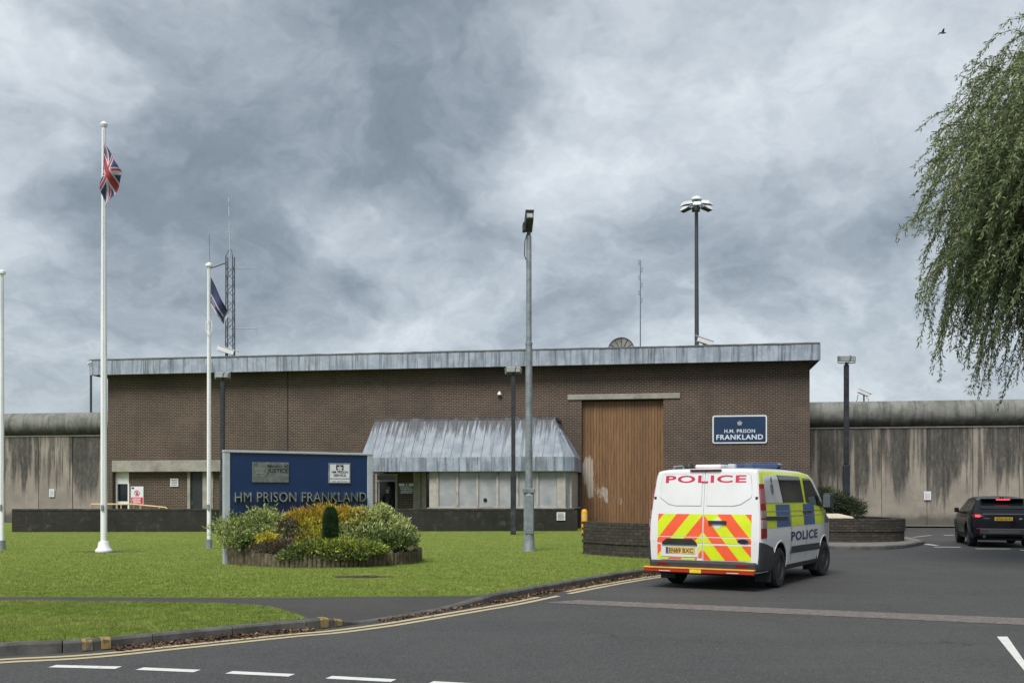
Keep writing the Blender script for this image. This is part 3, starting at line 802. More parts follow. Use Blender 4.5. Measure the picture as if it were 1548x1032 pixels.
MB().box(rx0-0.05, rx1+0.05, RY-0.02, -0.001, rz-0.02, rz+0.10).build('top_flashing', simple('sooty_flashing', (0.075, 0.07, 0.075), 0.7, var=0.4, dirt=(0.20, 0.21, 0.23)), bay)
bays = [(ex0+(ex1-0.4-ex0)*i/15, ex0+(ex1-0.4-ex0)*(i+1)/15) for i in range(15)]
for a, b in bays:
    MB().box(a+0.004, b-0.004, -BD-0.02+random.uniform(-.004, .004), -BD+0.05, ezb, ez+0.01).build('eaves_panel', lead_m, bay)
MB().add([(ex1-0.4, -BD-0.015, ezb), (ex1+0.015, -BD+0.49, ezb), (ex1+0.015, -BD+0.49, ez+0.01), (ex1-0.4, -BD-0.015, ez+0.01)], [(0, 1, 2, 3)]).build('eaves_panel', lead_m, bay)
MB().box(ex1-0.02, ex1+0.016, -BD+0.5, -0.01, ezb, ez+0.01).build('eaves_panel', lead_m, bay)
MB().prism([(ex0+0.02, -BD+0.02), (ex1-0.41, -BD+0.02), (ex1-0.02, -BD+0.5), (ex1-0.02, -0.01), (ex0+0.02, -0.01)], ezb+0.02, ezb+0.08).build('bay_soffit', soff_m, bay)
# bay front: brick base, mullions, frosted panes; the door recess to its left
FD = BD-0.28
def fb(u, v=740, off=None): return fac(u, v, -FD if off is None else off)
wx0 = fb(653)[0]; wx1 = fb(854)[0]; wx2 = ex1-0.12
sill = fb(760, 767)[1]
MB().prism([(fb(647)[0], -FD-0.03), (wx1+0.05, -FD-0.03), (wx2+0.06, -FD+0.42), (wx2+0.06, -0.01), (fb(647)[0], -0.01)], 0, sill-0.05).build('bay_base', brick_dark, gh)
MB().prism([(fb(647)[0]-0.03, -FD-0.07), (wx1+0.06, -FD-0.07), (wx2+0.1, -FD+0.40), (wx2+0.1, -0.01), (fb(647)[0], -0.01)], sill-0.05, sill).build('window_sill', precast_m, gh)
us = [661.5, 691.5, 721.7, 752.0, 782.3, 812.5, 843]
MB().box(fb(649)[0], fb(661)[0], -FD, -FD+0.2, sill, ezb+0.02).build('bay_post', mullion_m, gh)
for k in range(6):
    x0 = fb(us[k])[0]; x1 = fb(us[k+1])[0]
    win = MB().box(x0-0.045, x0+0.045, -FD-0.02, -FD+0.12, sill, ezb+0.02).box(x0+0.045, x1-0.045, -FD+0.0, -FD+0.1, ezb-0.05, ezb+0.02).box(x0+0.045, x1-0.045, -FD+0.0, -FD+0.1, sill, sill+0.05).build('window', mullion_m, gh)
    MB().box(x0+0.045, x1-0.045, -FD+0.045, -FD+0.06, sill+0.05, ezb-0.05).build('pane', frost_m, win)
    if k == 2: MB().lathe([(0.0, 0), (0.085, 0.01), (0.07, 0.05), (0, 0.055)], 8, mat=Matrix.Translation(((x0+x1)/2-0.1, -FD+0.045, sill+0.32)) @ Matrix.Rotation(R(90), 4, 'X')).build('broken_hole', dark_void, win)
MB().box(fb(842)[0], fb(855)[0], -FD-0.025, -FD+0.14, sill, ezb+0.02).build('bay_post', mullion_m, gh)
cw = MB().add([(wx1+0.02, -FD+0.06, sill), (wx2-0.06, -FD+0.40, sill), (wx2-0.06, -FD+0.40, ezb+0.02), (wx1+0.02, -FD+0.06, ezb+0.02)], [(0, 1, 2, 3)]).build('window', frost_m, gh)
MB().box(wx2-0.14, wx2, -FD+0.36, -FD+0.5, sill, ezb+0.02).build('mullion', mullion_m, cw)
MB().box(wx2-0.08, wx2-0.02, -FD+0.5, -0.01, sill, ezb+0.02).build('bay_side', mullion_m, gh)
# deep porch with the doorway
PY = -1.2
def fp(u, v=740): return fac(u, v, PY)
MB().box(fp(600)[0], fp(627)[0], PY, PY+0.2, 0, ezb+0.02).build('porch_wall', brick_m, gh)
MB().box(fp(560)[0]-2.0, fp(567)[0], PY, PY+0.2, 0, ezb+0.02).build('porch_wall', brick_m, gh)
df = MB()
d0, d1, dzt = fp(567.5)[0], fp(601)[0], fp(580, 715.5)[1]
df.box(d0, d0+0.09, PY-0.03, PY+0.1, 0, dzt).box(d1-0.10, d1, PY-0.03, PY+0.1, 0, dzt).box(d0+0.09, d1-0.10, PY-0.03, PY+0.1, dzt-0.08, dzt)
ztr = fp(580, 726)[1]
df.box(d0+0.09, d1-0.10, PY-0.025, PY+0.1, ztr-0.05, ztr+0.03)
df.box(d0+0.14, d0+0.19, PY-0.02, PY+0.08, 0, ztr-0.05)
dfo = df.build('door_frame', simple('grey_door_frame', (0.27, 0.27, 0.255), 0.6), gh)
MB().box(d0+0.09, d1-0.10, PY+0.03, PY+0.04, ztr+0.03, dzt-0.08).build('fanlight', glass_dark, dfo)
MB().box(d0-0.9, d1+0.9, -.07, -.02, 0, ezb).box(d0-0.9, d0-0.85, PY+.21, -.075, 0, ezb).box(d1+0.85, d1+0.9, PY+.21, -.075, 0, ezb).box(d0-0.84, d1+0.84, PY+.21, -.075, 0.004, .02).build('lobby_dark_box', dark_void, gh)  # near-black sheets stand in for the unlit darkness behind the doorway
MB().box(fp(627)[0], fp(638)[0], PY-0.25, PY+0.1, 0, ezb+0.02).build('porch_pier', precast_m, gh)
MB().box(fp(638)[0], fp(646)[0], PY-0.18, PY+0.1, 0, ezb+0.02).build('porch_pier', mullion_m, gh)
MB().box(fp(646)[0], fp(653)[0]+0.5, PY-0.1, PY+0.05, 0, ezb+0.02).build('side_light', glass_dark, gh)

# ------------------------------------------------------------------ concrete perimeter wall
WA = BA; W0 = Vector((19.16, 49.0))
def wall_run(label, s0, s1):
    o = root('perimeter_wall', label, 'wall', (W0.x+bu.x*s0, W0.y+bu.y*s0, 0), WA, )
    n = max(1, round((s1-s0)/2.05)); pwid = (s1-s0)/n
    core = MB().box(0, s1-s0, 0.06, 0.45, 0, 4.74).build('wall_core', concrete_m, o)
    for i in range(n):
        MB().bev(0.012, pwid-0.012, random.uniform(-0.012, 0.012), 0.06, 0, 4.72, 0.012).build('concrete_panel', concrete_m, o, loc=(i*pwid, 0, 0))
    MB().box(0, s1-s0, -0.05, 0.5, 4.722, 4.79).build('ledge', precast_m, o)
    tn = max(1, round((s1-s0)/4.1)); tw = (s1-s0)/tn
    prof = [(0.22+0.635*math.cos(a), 0.63*math.sin(a)) for a in [2*math.pi*k/28 for k in range(28)]]
    for i in range(tn):
        mb = MB()
        vs = [(0.006, y, z) for y, z in prof] + [(tw-0.006, y, z) for y, z in prof]
        m = len(prof)
        mb.add(vs, [(k, (k+1) % m, m+(k+1) % m, m+k) for k in range(m)], 0, True)
        mb.add(vs, [tuple(range(m)), tuple(range(m, 2*m))])
        mb.build('rounded_coping', tube_m, o, loc=(i*tw, 0, 5.41))
    return o
sL = (Vector(bw(xL, 0, 0)[:2])-W0).dot(bu); sR = (Vector(bw(xR, 0, 0)[:2])-W0).dot(bu)
wall_run('stained concrete wall with rounded coping beside the brick door recess', sL-26.6, sL-0.01)
wall_run('stained concrete wall with rounded coping behind the black car', sR+0.01, sR+62)
mb = MB(); fl = [W0+bu*s for s in np.linspace(sR+0.5, sR+34, 60)]
ribbon(mb, [Vector((p.x, p.y)) for p in fl], -1.3, -0.02, 0.075); struct(mb.build('wall_footway', pave_m))

# low brick wall before the gatehouse
la = Vector(G(18, 804, LZ)); lb = Vector(G(873, 802.4, LZ)); ld = (lb-la); Lw = ld.length
lw = root('low_brick_wall', 'long low dark brick wall along the back of the lawn', 'wall', (la.x, la.y, LZ), math.atan2(ld.y, ld.x))
MB().box(0, Lw, 0, 0.33, -0.1, 0.82).build('wall_body', brick_dark, lw)
cop_m = simple('mossy_coping_brick', (0.03, 0.029, 0.024), 0.9, var=0.45, scale=7.0, bump=0.5, dirt=(0.075, 0.074, 0.066))
me0 = None
for i in range(int(Lw/0.33)):
    c = MB().bev(0.004, 0.326, -0.015, 0.345, 0.823, 0.895, 0.008).build('coping_brick', cop_m, lw, loc=(i*0.33, 0, random.uniform(-.004, .004))) if me0 is None else None
    if me0 is None: me0 = c.data; continue
    c = bpy.data.objects.new('coping_brick', me0); COL.objects.link(c); c.parent = lw
    c.location = (i*0.33, random.uniform(-.004, .004), random.uniform(-.005, .005))

# curved brick planters either side of the drive
pl_brick = None
def planter(label, pts, vis, z0, h, under, thick=0.33):
    line = dense(pts, 0.05)
    o = root('brick_planter', label, 'planter', (line[0].x, line[0].y, z0))
    off = Vector((line[0].x, line[0].y))
    line = [p-off for p in line]
    core = MB(); a = offset(line, -0.012); b = offset(line, thick); n = len(line)
    vs = [(p.x, p.y, -0.1) for p in a]+[(p.x, p.y, h-0.012) for p in a]+[(p.x, p.y, h-0.012) for p in b]+[(p.x, p.y, -0.1) for p in b]
    core.add(vs, [(r*n+i, r*n+i+1, ((r+1) % 4)*n+i+1, ((r+1) % 4)*n+i) for r in range(4) for i in range(n-1)] + [(0, n, 2*n, 3*n), (n-1, 2*n-1, 3*n-1, 4*n-1)])
    core.build('mortar_core', brick_dark, o)
    nc = int(round(h/0.075)); step = 4.5                          # 0.225 m in samples of 0.05 m
    nvis = min(n-1, int(vis/0.05))
    global pl_brick
    for c in range(nc):
        zc = c*h/nc; out = -0.030 if zc >= under else 0.0
        s = (c % 2)*step/2
        while s+step <= nvis:
            i0 = s; i1 = s+step
            p0 = line[int(i0)]; p1 = line[int(i1)]
            t = (p1-p0).normalized(); nn = Vector((-t.y, t.x)); mid = (p0+p1)/2 + nn*(out-0.012+random.uniform(-.004, .004))
            if pl_brick is None:
                q = MB().bev(-0.110, 0.110, -0.012, 0.09, 0.002, 0.072, 0.004).build('brick', brick_piece, o); pl_brick = q.data
            else:
                q = bpy.data.objects.new('brick', pl_brick); COL.objects.link(q); q.parent = o
            q.location = (mid.x, mid.y, zc); q.rotation_euler = (0, 0, math.atan2(t.y, t.x))
            s += step
    soil = MB(); bi = offset(line, thick-0.01)
    soil.prism([(p.x, p.y) for p in bi[::4]], 0.0, h-0.16).build('soil', soil_m, o)
    return o
def m_brickpiece():
    t = NT('old_planter_brick'); oi = t.nd('ShaderNodeObjectInfo').outputs['Random']; v = t.coord(rnd=31.0)
    col = t.mix(oi, (0.036, 0.031, 0.025), (0.066, 0.056, 0.044))
    col = t.mix(t.step(t.noise(v, 8.0, 5.0, 0.7), 0.4, 0.7), col, (0.026, 0.026, 0.020))
    col = t.mix(t.step(t.noise(v, 25.0, 4.0, 0.7), 0.62, 0.75, 0, 0.6), col, (0.16, 0.155, 0.135))
    t.bump(t.noise(v, 40.0, 4.0), 0.4, 0.004)
    return t.fin(col, 0.9)
brick_piece = m_brickpiece()
planter('curved dark brick planter wall beside the yellow bollard', [(1.76, 25.2), (2.3, 24.25), (3.18, 23.4), (4.2, 23.25), (5.1, 23.9), (5.45, 25.2), (5.4, 27.5), (4.9, 29.0)], 4.6, LZ, 0.81, 0.29)
rp_pts = [(7.9, 35.0), (8.1, 33.0), (8.9, 31.9), (9.8, 31.5), (10.9, 31.4), (11.9, 31.8), (12.45, 32.6), (12.6, 34.0), (12.2, 36.0)]
planter('curved brick planter wall on the kerbed island by the right lamp post', rp_pts, 8.2, 0.10, 0.71, 0.26)
p = at(1268, 784, 33.0)
t_ = root('cream_board', 'pale cream board lying across the island planter', 'board', (p.x, p.y, 0.80), R(4))
MB().add([(-.42, -.22, 0), (.42, -.22, 0), (.42, .3, 0.0), (-.42, .3, 0.0), (-.44, -.2, .05), (.36, -.2, .05), (.10, .3, .14), (-.38, .3, .14)], [(0, 3, 2, 1), (4, 5, 6, 7), (0, 1, 5, 4), (1, 2, 6, 5), (2, 3, 7, 6), (3, 0, 4, 7)]).build('slab', cream_slab_m, t_)

# ------------------------------------------------------------------ signs
def rounded(w, h, r, n=5):
    pts = []
    for cx, cy, a0 in ((w/2-r, h/2-r, 0), (-w/2+r, h/2-r, 90), (-w/2+r, -h/2+r, 180), (w/2-r, -h/2+r, 270)):
        for k in range(n+1):
            a = R(a0+90*k/n); pts.append((cx+r*math.cos(a), cy+r*math.sin(a)))
    return pts
def crown(mb, cx, cz, s, y):
    """royal crown emblem: band, arches, orb"""
    P = lambda pts: mb.plate([(cx+a*s, cz+b*s) for a, b in pts], y, y-0.004)
    P([(-.34, -.5), (.34, -.5), (.38, -.30), (-.38, -.30)])
    P([(-.40, -.26), (-.26, -.26), (-.30, .02), (-.44, .18), (-.50, .0)])
    P([(.26, -.26), (.40, -.26), (.50, .0), (.44, .18), (.30, .02)])
    P([(-.22, -.26), (-.08, -.26), (-.10, .10), (-.20, .26), (-.28, .08)])
    P([(.08, -.26), (.22, -.26), (.28, .08), (.20, .26), (.10, .10)])
    P([(-.05, -.26), (.05, -.26), (.05, .30), (-.05, .30)])
    P([(-.10, .32), (0, .24), (.10, .32), (0, .50)])
def lines_of_print(mb, x0, x1, z0, z1, rows, y, seed=1, gap=0.45):
    rr = random.Random(seed); dz = (z1-z0)/rows
    for r in range(rows):
        z = z1-(r+1)*dz; x = x0+rr.uniform(0, 0.1)*(x1-x0); xe = x1-rr.uniform(0, 0.15)*(x1-x0)
        while x < xe:
            wl = rr.uniform(0.06, 0.16)*(x1-x0)
            mb.box(x, min(x+wl, xe), y-0.003, y, z+dz*gap*0.4, z+dz*(1-gap*0.4)); x += wl+0.03*(x1-x0)

# prison name sign on the brick wall
sx0, sz1 = fac(1077, 628, -0.04); sx1, sz0 = fac(1159.5, 669.5, -0.04)
sw, sh = sx1-sx0, sz1-sz0
ws = root('wall_sign', 'navy wall sign with white border fixed to the brickwork right of the gate', 'sign', bw((sx0+sx1)/2, -0.02, sz0), BA)
MB().plate([(a, b+sh/2) for a, b in rounded(sw, sh, 0.09)], 0.02, -0.03).build('border', white_sign, ws)
MB().plate([(a, b+sh/2) for a, b in rounded(sw-0.11, sh-0.11, 0.05)], -0.028, -0.036).build('panel', navy_sign, ws)
put_text('lettering', 'H.M. PRISON', 0.155, ws, print_white, (0, -0.039, sh*0.375), w=1.28, bold=0.02, align='center', spacing=1.12)
put_text('lettering', 'FRANKLAND', 0.215, ws, print_white, (0, -0.039, sh*0.135), w=1.95, bold=0.025, align='center', spacing=1.1)
e_ = MB(); crown(e_, 0, sh*0.74, 0.21, -0.037); e_.build('crown_emblem', simple('grey_emblem', (0.40, 0.42, 0.44), 0.5), ws)

# big navy board among the shrubs
YL, YR = 21.4, 23.2
bl = Vector(((338-CX)/F*YL, YL)); br_ = Vector(((563-CX)/F*YR, YR)); bd = br_-bl; BW = bd.length; ba = math.atan2(bd.y, bd.x)
bs = root('name_board', 'large navy name board with steel letters behind the log-edged flower bed', 'sign', (bl.x, bl.y, LZ), ba)
top = EYE+(HY-682)/F*YL-LZ
MB().bev(0, 0.13, -0.03, 0.09, -0.1, top-0.02, 0.008).build('post', galv_light, bs)
MB().bev(BW-0.13, BW, -0.03, 0.09, -0.1, top-0.02, 0.008).build('post', galv_light, bs)
MB().bev(-0.01, BW+0.01, -0.04, 0.10, top-0.02, top+0.03, 0.008).build('top_rail', galv_light, bs)
MB().box(0.13, BW-0.13, 0.0, 0.06, 0.82, top-0.02).build('panel', navy_panel, bs)
MB().box(0.13, BW-0.13, -0.02, 0.07, 0.77, 0.82).build('bottom_rail', galv_light, bs)
def onb(u, v):                       # board coordinates of a pixel on the face
    d = Vector(((u-CX)/F, 1.0)); nn = Vector((-bd.y, bd.x)).normalized()
    k = bl.dot(nn)/d.dot(nn); q = d*k
    return (q-bl).dot(bd.normalized()), EYE-(v-HY)/F*k-LZ
hx0, hz0 = onb(353.5, 758.5); hx1, _ = onb(551.5, 758.5); hz1 = onb(353.5, 743.5)[1]
put_text('raised_letters', 'HM PRISON FRANKLAND', hz1-hz0, bs, letter_m, (hx0, -0.03, hz0), w=hx1-hx0, bold=-0.004, extrude=0.05, spacing=1.06)
px0, pz1 = onb(381, 698); px1, pz0 = onb(436, 729)
pq = MB().bev(px0, px1, -0.03, 0, pz0, pz1, 0.006).build('steel_plaque', plaque_m, bs)
put_text('lettering', 'Ministry of', 0.085, pq, print_dark, (px0+(px1-px0)*.41, -0.034, pz0+(pz1-pz0)*.70), w=(px1-px0)*.56, bold=0.015)
put_text('lettering', 'JUSTICE', 0.115, pq, print_dark, (px0+(px1-px0)*.41, -0.034, pz0+(pz1-pz0)*.42), w=(px1-px0)*.56, bold=0.02)
e_ = MB(); crown(e_, px0+(px1-px0)*.19, pz0+(pz1-pz0)*.68, 0.22, -0.031); e_.build('crest', simple('etched_crest', (0.20, 0.215, 0.20), 0.5, 0.1), pq)
qx0, qz1 = onb(496, 699.5); qx1, qz0 = onb(529, 730.5)
hp = MB().bev(qx0, qx1, -0.035, 0, qz0, qz1, 0.006).build('service_plate', galv_m, bs)
qw, qh = qx1-qx0, qz1-qz0
MB().box(qx0+.03, qx1-.03, -0.040, -0.034, qz0+qh*.25, qz1-.03).build('white_panel', white_sign, hp)
MB().box(qx0+.03, qx1-.03, -0.040, -0.034, qz0+.025, qz0+qh*.20).build('white_strip', white_sign, hp)
MB().box(qx0+qw*.33, qx0+qw*.67, -0.043, -0.0385, qz0+qh*.66, qz1-.04).build('emblem_ground', print_dark, hp)
e_ = MB(); crown(e_, qx0+qw*.5, qz0+qh*.77, 0.12, -0.0435); e_.build('crown_emblem', white_sign, hp)
put_text('lettering', 'HM PRISON', 0.055, hp, print_dark, (qx0+qw*.5, -0.0435, qz0+qh*.50), w=qw*.74, bold=0.02, align='center')
put_text('lettering', 'SERVICE', 0.055, hp, print_dark, (qx0+qw*.5, -0.0435, qz0+qh*.34), w=qw*.56, bold=0.02, align='center')
put_text('lettering', 'Public Sector Prisons', 0.03, hp, print_grey, (qx0+qw*.5, -0.0435, qz0+qh*.085), w=qw*.72, bold=0.0, align='center')

def flat_sign(name, label, u0, v0, u1, v1, off, mat):
    a, zt = fac(u0, v0, off); b, zb = fac(u1, v1, off)
    o = root(name, label, 'sign', bw((a+b)/2, off, zb), BA)
    w_, h_ = b-a, zt-zb
    MB().bev(-w_/2, w_/2, -0.02, 0, 0, h_, 0.004).build('board', mat, o)
    return o, w_, h_
o, w_, h_ = flat_sign('prohibition_sign', 'white and red prohibition notice by the white door', 198, 735, 217, 762, -1.6, white_sign)
MB().tube([(-w_*.3, 0.03, -0.9), (-w_*.3, 0.03, h_*.9)], 0.025, 6).tube([(w_*.3, 0.03, -0.9), (w_*.3, 0.03, h_*.9)], 0.025, 6).build('posts', galv_m, o)
MB().box(-w_*.46, w_*.46, -0.026, -0.019, 0.015, h_*.40).build('red_panel', print_red, o)
m_ = MB(); lines_of_print(m_, -w_*.36, w_*.36, h_*.06, h_*.36, 3, -0.0265, 3); m_.build('print', white_sign, o)
rg = MB(); pts = [(0.115*math.cos(a), -0.022, h_*.63+0.115*math.sin(a)) for a in [2*math.pi*k/24 for k in range(25)]]
rg.tube(pts, 0.017, 6).tube([(-0.08, -0.022, h_*.63+0.08), (0.08, -0.022, h_*.63-0.08)], 0.013, 6).build('red_ring', print_red, o)
MB().box(-0.04, 0.04, -0.024, -0.019, h_*.63-0.08, h_*.63+0.05).build('pictogram', print_dark, o)
MB().box(-w_*.44, -w_*.22, -0.024, -0.019, h_*.86, h_*.96).build('logo', simple('teal_print', (0.03, 0.10, 0.10), 0.6), o)
o, w_, h_ = flat_sign('entrance_notice', 'grey notice with a white heading on the porch brickwork', 603, 730, 627, 746.5, PY-0.02, simple('grey_notice', (0.06, 0.075, 0.08), 0.5))
MB().box(-w_/2+.01, w_/2-.01, -0.026, -0.019, h_*.74, h_-.01).build('white_heading', white_sign, o)
MB().box(-0.10, -0.02, -0.030, -0.025, h_*.80, h_*.95).box(0.02, 0.10, -0.030, -0.025, h_*.80, h_*.95).build('heading_print', print_dark, o)
m_ = MB(); lines_of_print(m_, -w_*.42, w_*.42, h_*.06, h_*.68, 4, -0.021, 8); m_.build('print', print_white, o)
o = root('parking_notice', 'small square white notice on the low brick wall', 'sign', (0, 0, 0), 0)
q = at(848, 786, lb.y-0.06); o.location = q; o.rotation_euler = (0, 0, lw.rotation_euler[2])
MB().bev(-0.17, 0.17, -0.02, 0, 0.0, 0.32, 0.003).build('board', white_sign, o)
m_ = MB(); lines_of_print(m_, -0.14, 0.14, 0.03, 0.29, 5, -0.0205, 5); m_.build('print', print_grey, o)
for u, v0, v1, lab in ((78.5, 739, 751, 'small white notice on the stained wall left of the flagpoles'), (1402, 742.5, 755.5, 'small white box on the stained wall beside the black car')):
    d = Vector(((u-CX)/F, 1.0)); k = (W0-bn*0.05).dot(bn)/d.dot(bn); q = d*k
    o = root('wall_notice', lab, 'sign', (q.x, q.y, EYE-(v1-HY)/F*k), WA)
    hh = (v1-v0)/F*k; wv = 0.32
    MB().bev(-wv/2, wv/2, -0.03, 0, 0, hh, 0.01).build('panel', white_sign, o)
    MB().box(-wv/2+.05, wv/2-.05, -0.034, -0.029, 0.06, hh-.06).build('print_area', simple('pale_print', (0.5, 0.52, 0.53), 0.5), o)
hr = root('handrail', 'cream tubular handrail by the white door', 'handrail', bw(fac(137, 768, -2.2)[0], -2.2, LZ), BA)
x0 = fac(137, 765, -2.2)[0]; f2 = lambda u: fac(u, 765, -2.2)[0]-x0
zt = fac(137, 761.5, -2.2)[1]-LZ; ze = fac(250, 766.5, -2.2)[1]-LZ
MB().tube([(0, 0, 0), (0, 0, zt-.06), (0.05, 0, zt), (f2(200), 0, zt), (f2(250), 0, ze), (f2(254), 0, ze-.1), (f2(254), 0, 0)], 0.03, 8).build('top_tube', cream_rail, hr)
for u in (155, 183, 212, 241): MB().tube([(f2(u), 0, 0), (f2(u), 0, ze if u > 230 else zt-.02)], 0.022, 6).build('upright', cream_rail, hr)
yb = root('bollard', 'yellow round-topped bollard beside the timber gate', 'bollard', (*Vector(((883.5-CX)/F*38.5, 38.5)), 0.0))
MB().lathe([(0.115, 0), (0.115, 0.90), (0.10, 0.96), (0.06, 1.0), (0.0, 1.01)], 16).build('post', yellow_post, yb)
MB().lathe([(0.118, 0.70), (0.118, 0.78)], 16).build('reflective_band', simple('pale_band', (0.5, 0.45, 0.3), 0.5), yb)

# ------------------------------------------------------------------ flagpoles and flags
def flagpole(u, v, vtop, label, r0, r1, base, group='flagpoles on the lawn'):
    x, y = G(u, v, LZ)
    o = root('flagpole', label, 'flagpole', (x, y, LZ), 0, group)
    h = (HY-vtop)/F*y+EYE-LZ
    MB().tube([(0, 0, 0.25), (0, 0, h*.5), (0, 0, h-0.12)], [r0, r0*.9+r1*.1, r1], 14).build('pole', pole_white, o)
    if base == 'cone':
        MB().lathe([(0.21, 0), (0.21, 0.05), (0.15, 0.12), (0.125, 0.26), (0.10, 0.27)], 18).build('base', pole_white, o)
        MB().lathe([(r1, h-.13), (0.10, h-.06), (0.10, h-.03), (0.02, h+.04), (0, h+.05)], 14).build('finial', pole_white, o)
    else:
        MB().lathe([(0.11, 0), (0.11, 0.02), (0.085, 0.03), (0.085, 0.26), (0.07, 0.27)], 14).build('base', galv_m, o)
        MB().lathe([(r1, h-.14), (0.095, h-.12), (0.095, h-.06), (0.03, h-.02), (0, h)], 14).build('finial', pole_white, o)
    MB().tube([(0, -r0-0.02, 1.1), (0.01, -r1-.03, h*.6), (0, -r1-.02, h-.15)], 0.006, 4).build('halyard', pole_white, o)
    MB().bev(-0.03, 0.03, -r0-.04, -r0+.01, 1.05, 1.2, 0.01).build('cleat', galv_m, o)
    return o, h
p1, h1 = flagpole(3, 831.5, 407, 'short white flagpole without a flag', 0.054, 0.042, 'sleeve')
p2, h2 = flagpole(157, 834, 186, 'tall white flagpole flying the red, white and blue flag', 0.080, 0.050, 'cone')
p3, h3 = flagpole(316, 829.5, 396, 'white flagpole with the navy flag, before the lattice mast', 0.056, 0.044, 'sleeve')
MB().tube([(0.02+0.09*math.sin(a), -.09, h3-1.75+0.20*math.cos(a)) for a in [2*math.pi*k/16 for k in range(17)]], 0.008, 5).build('halyard_coil', pole_white, p3)

fl_blue = simple('flag_navy', (0.030, 0.040, 0.105), 0.8); fl_red = simple('flag_red', (0.36, 0.045, 0.06), 0.8); fl_white = simple('flag_white', (0.46, 0.46, 0.50), 0.8)
fl_tat = simple('flag_frayed_edge', (0.36, 0.35, 0.33), 0.9)
def union(s, t):
    """colour of the union flag at s along the fly, t down the hoist (2:1)"""
    x = (s-.5)*60; y = (.5-t)*30
    if abs(x) < 3 or abs(y) < 3: return 1
    if abs(x) < 5 or abs(y) < 5: return 2
    for sg in (1, -1):
        d = (y-sg*x/2)*2/math.sqrt(5)
        if (x < 0 and -2 < d < 0) or (x > 0 and 0 < d < 2): return 1
    for sg in (1, -1):
        if abs((y-sg*x/2)*2/math.sqrt(5)) < 3: return 2
    return 0
def navyflag(s, t):
    if s > 0.90: return 3
    if t < 0.02: return 2
    if 0.58 < t < 0.66 and s < .8: return 2
    if t > 0.90 and s < .7: return 2
    return 0
def drape(name, label, pole, z0, hoist, length, shape, pat, nx=70, ny=36, txt=None):
    o = root(name, label, 'flag', (pole.location.x, pole.location.y, pole.location.z+z0))
    V = []; Fc = []; M = []
    for i in range(nx+1):
        for j in range(ny+1): V.append(shape(i/nx, j/ny))
    for i in range(nx):
        for j in range(ny):
            Fc.append((i*(ny+1)+j, (i+1)*(ny+1)+j, (i+1)*(ny+1)+j+1, i*(ny+1)+j+1)); M.append(pat((i+.5)/nx, (j+.5)/ny))
    mesh_np('cloth', V, Fc, [fl_blue, fl_red, fl_white, fl_tat], M, o, True)
    return o
def sh1(s, t):
    z = -0.72*s - 0.80*t - 0.10*s*t
    x = 0.05 + 0.42*s*(1-0.93*t**1.6) - 0.09*math.sin(math.pi*min(1, s*1.15))*t**1.3
    y = -0.10 + 0.13*math.sin(s*7+t*2.2)*s + 0.05*math.sin(t*9+s*3)*s - 0.05*t
    return (x, y, z)
drape('union_flag', 'red, white and blue flag hanging limp from the tallest pole', p2, h2-0.52, .8, 1.1, sh1, union)
def sh3(s, t):
    z = -0.98*s - 0.80*t + 0.42*s*t
    x = 0.07 + 0.46*s - 0.10*s*t
    y = -0.08 + 0.10*math.sin(s*8+t*2)*s + 0.04*math.sin(t*8)*s
    if s > .9: z += 0.05*math.sin(t*37)*(s-.9)*10*.6
    return (x, y, z)
fo = drape('service_flag', 'navy and white flag with frayed end drooping from its pole', p3, h3-0.38, .8, 1.1, sh3, navyflag)
bm = text_bm('PRISON', 0.11, 0.30, 0.02); mb = MB(); bm.verts.index_update(); vs = []
for q in bm.verts:
    s = 0.06+q.co.x/1.05; t = 0.84-q.co.y/0.80; a = Vector(sh3(s, t)); vs.append((a.x, a.y-0.015, a.z))
mb.add(vs, [[q.index for q in f.verts] for f in bm.faces]); bm.free(); mb.build('lettering', fl_white, fo)

# ------------------------------------------------------------------ lamps, masts, cameras
def floodpost(u, y, vtop, label, zb):
    x = (u-CX)/F*y; h = EYE+(HY-vtop)/F*y-zb
    o = root('floodlight_post', label, 'lamp post', (x, y, zb), 0, 'black floodlight posts')
    MB().bev(-0.10, 0.10, -0.10, 0.10, 0, h*.36, 0.02).build('lower_post', black_post, o)
    MB().bev(-0.075, 0.075, -0.075, 0.075, h*.36, h-0.28, 0.02).build('upper_post', black_post, o)
    MB().tube([(0, 0, h-.3), (0, 0, h-.20)], 0.05, 8).build('spigot', dark_steel, o)
    mb = MB().tube([(-.29, 0, h-.02), (-.29, 0, h-.22), (0, 0, h-.24), (.29, 0, h-.22), (.29, 0, h-.02)], 0.018, 6); mb.build('bracket', galv_m, o)
    hd = MB()
    hd.add([(-.26, -.16, h-.20), (.26, -.16, h-.20), (.26, .14, h-.16), (-.26, .14, h-.16), (-.26, -.18, h-.03), (.26, -.18, h-.03), (.26, .10, h+.04), (-.26, .10, h+.04)],
           [(0, 3, 2, 1), (4, 5, 6, 7), (0, 1, 5, 4), (1, 2, 6, 5), (2, 3, 7, 6), (3, 0, 4, 7)])
    ho = hd.build('lamp_head', simple('lamp_housing', (0.26, 0.27, 0.26), 0.5), o)
    MB().box(-.23, .23, -.185, -.176, h-.18, h-.05).build('lamp_glass', lamp_glass, ho)
    MB().tube([(0.0, -.09, h-.3), (.06, -.2, h-.14), (.1, -.19, h-.02), (0.1, -.05, h+.02)], 0.012, 5).build('cable', black_m, o)
    return o
floodpost(336.5, 39.0, 563.5, 'black floodlight post before the left brickwork, beside the short flagpole', LZ)
floodpost(776, 37.0, 555, 'black floodlight post before the reception bay', LZ)
floodpost(1279.5, 34.5, 538.5, 'black floodlight post in the island planter by the concrete wall', 0.5)
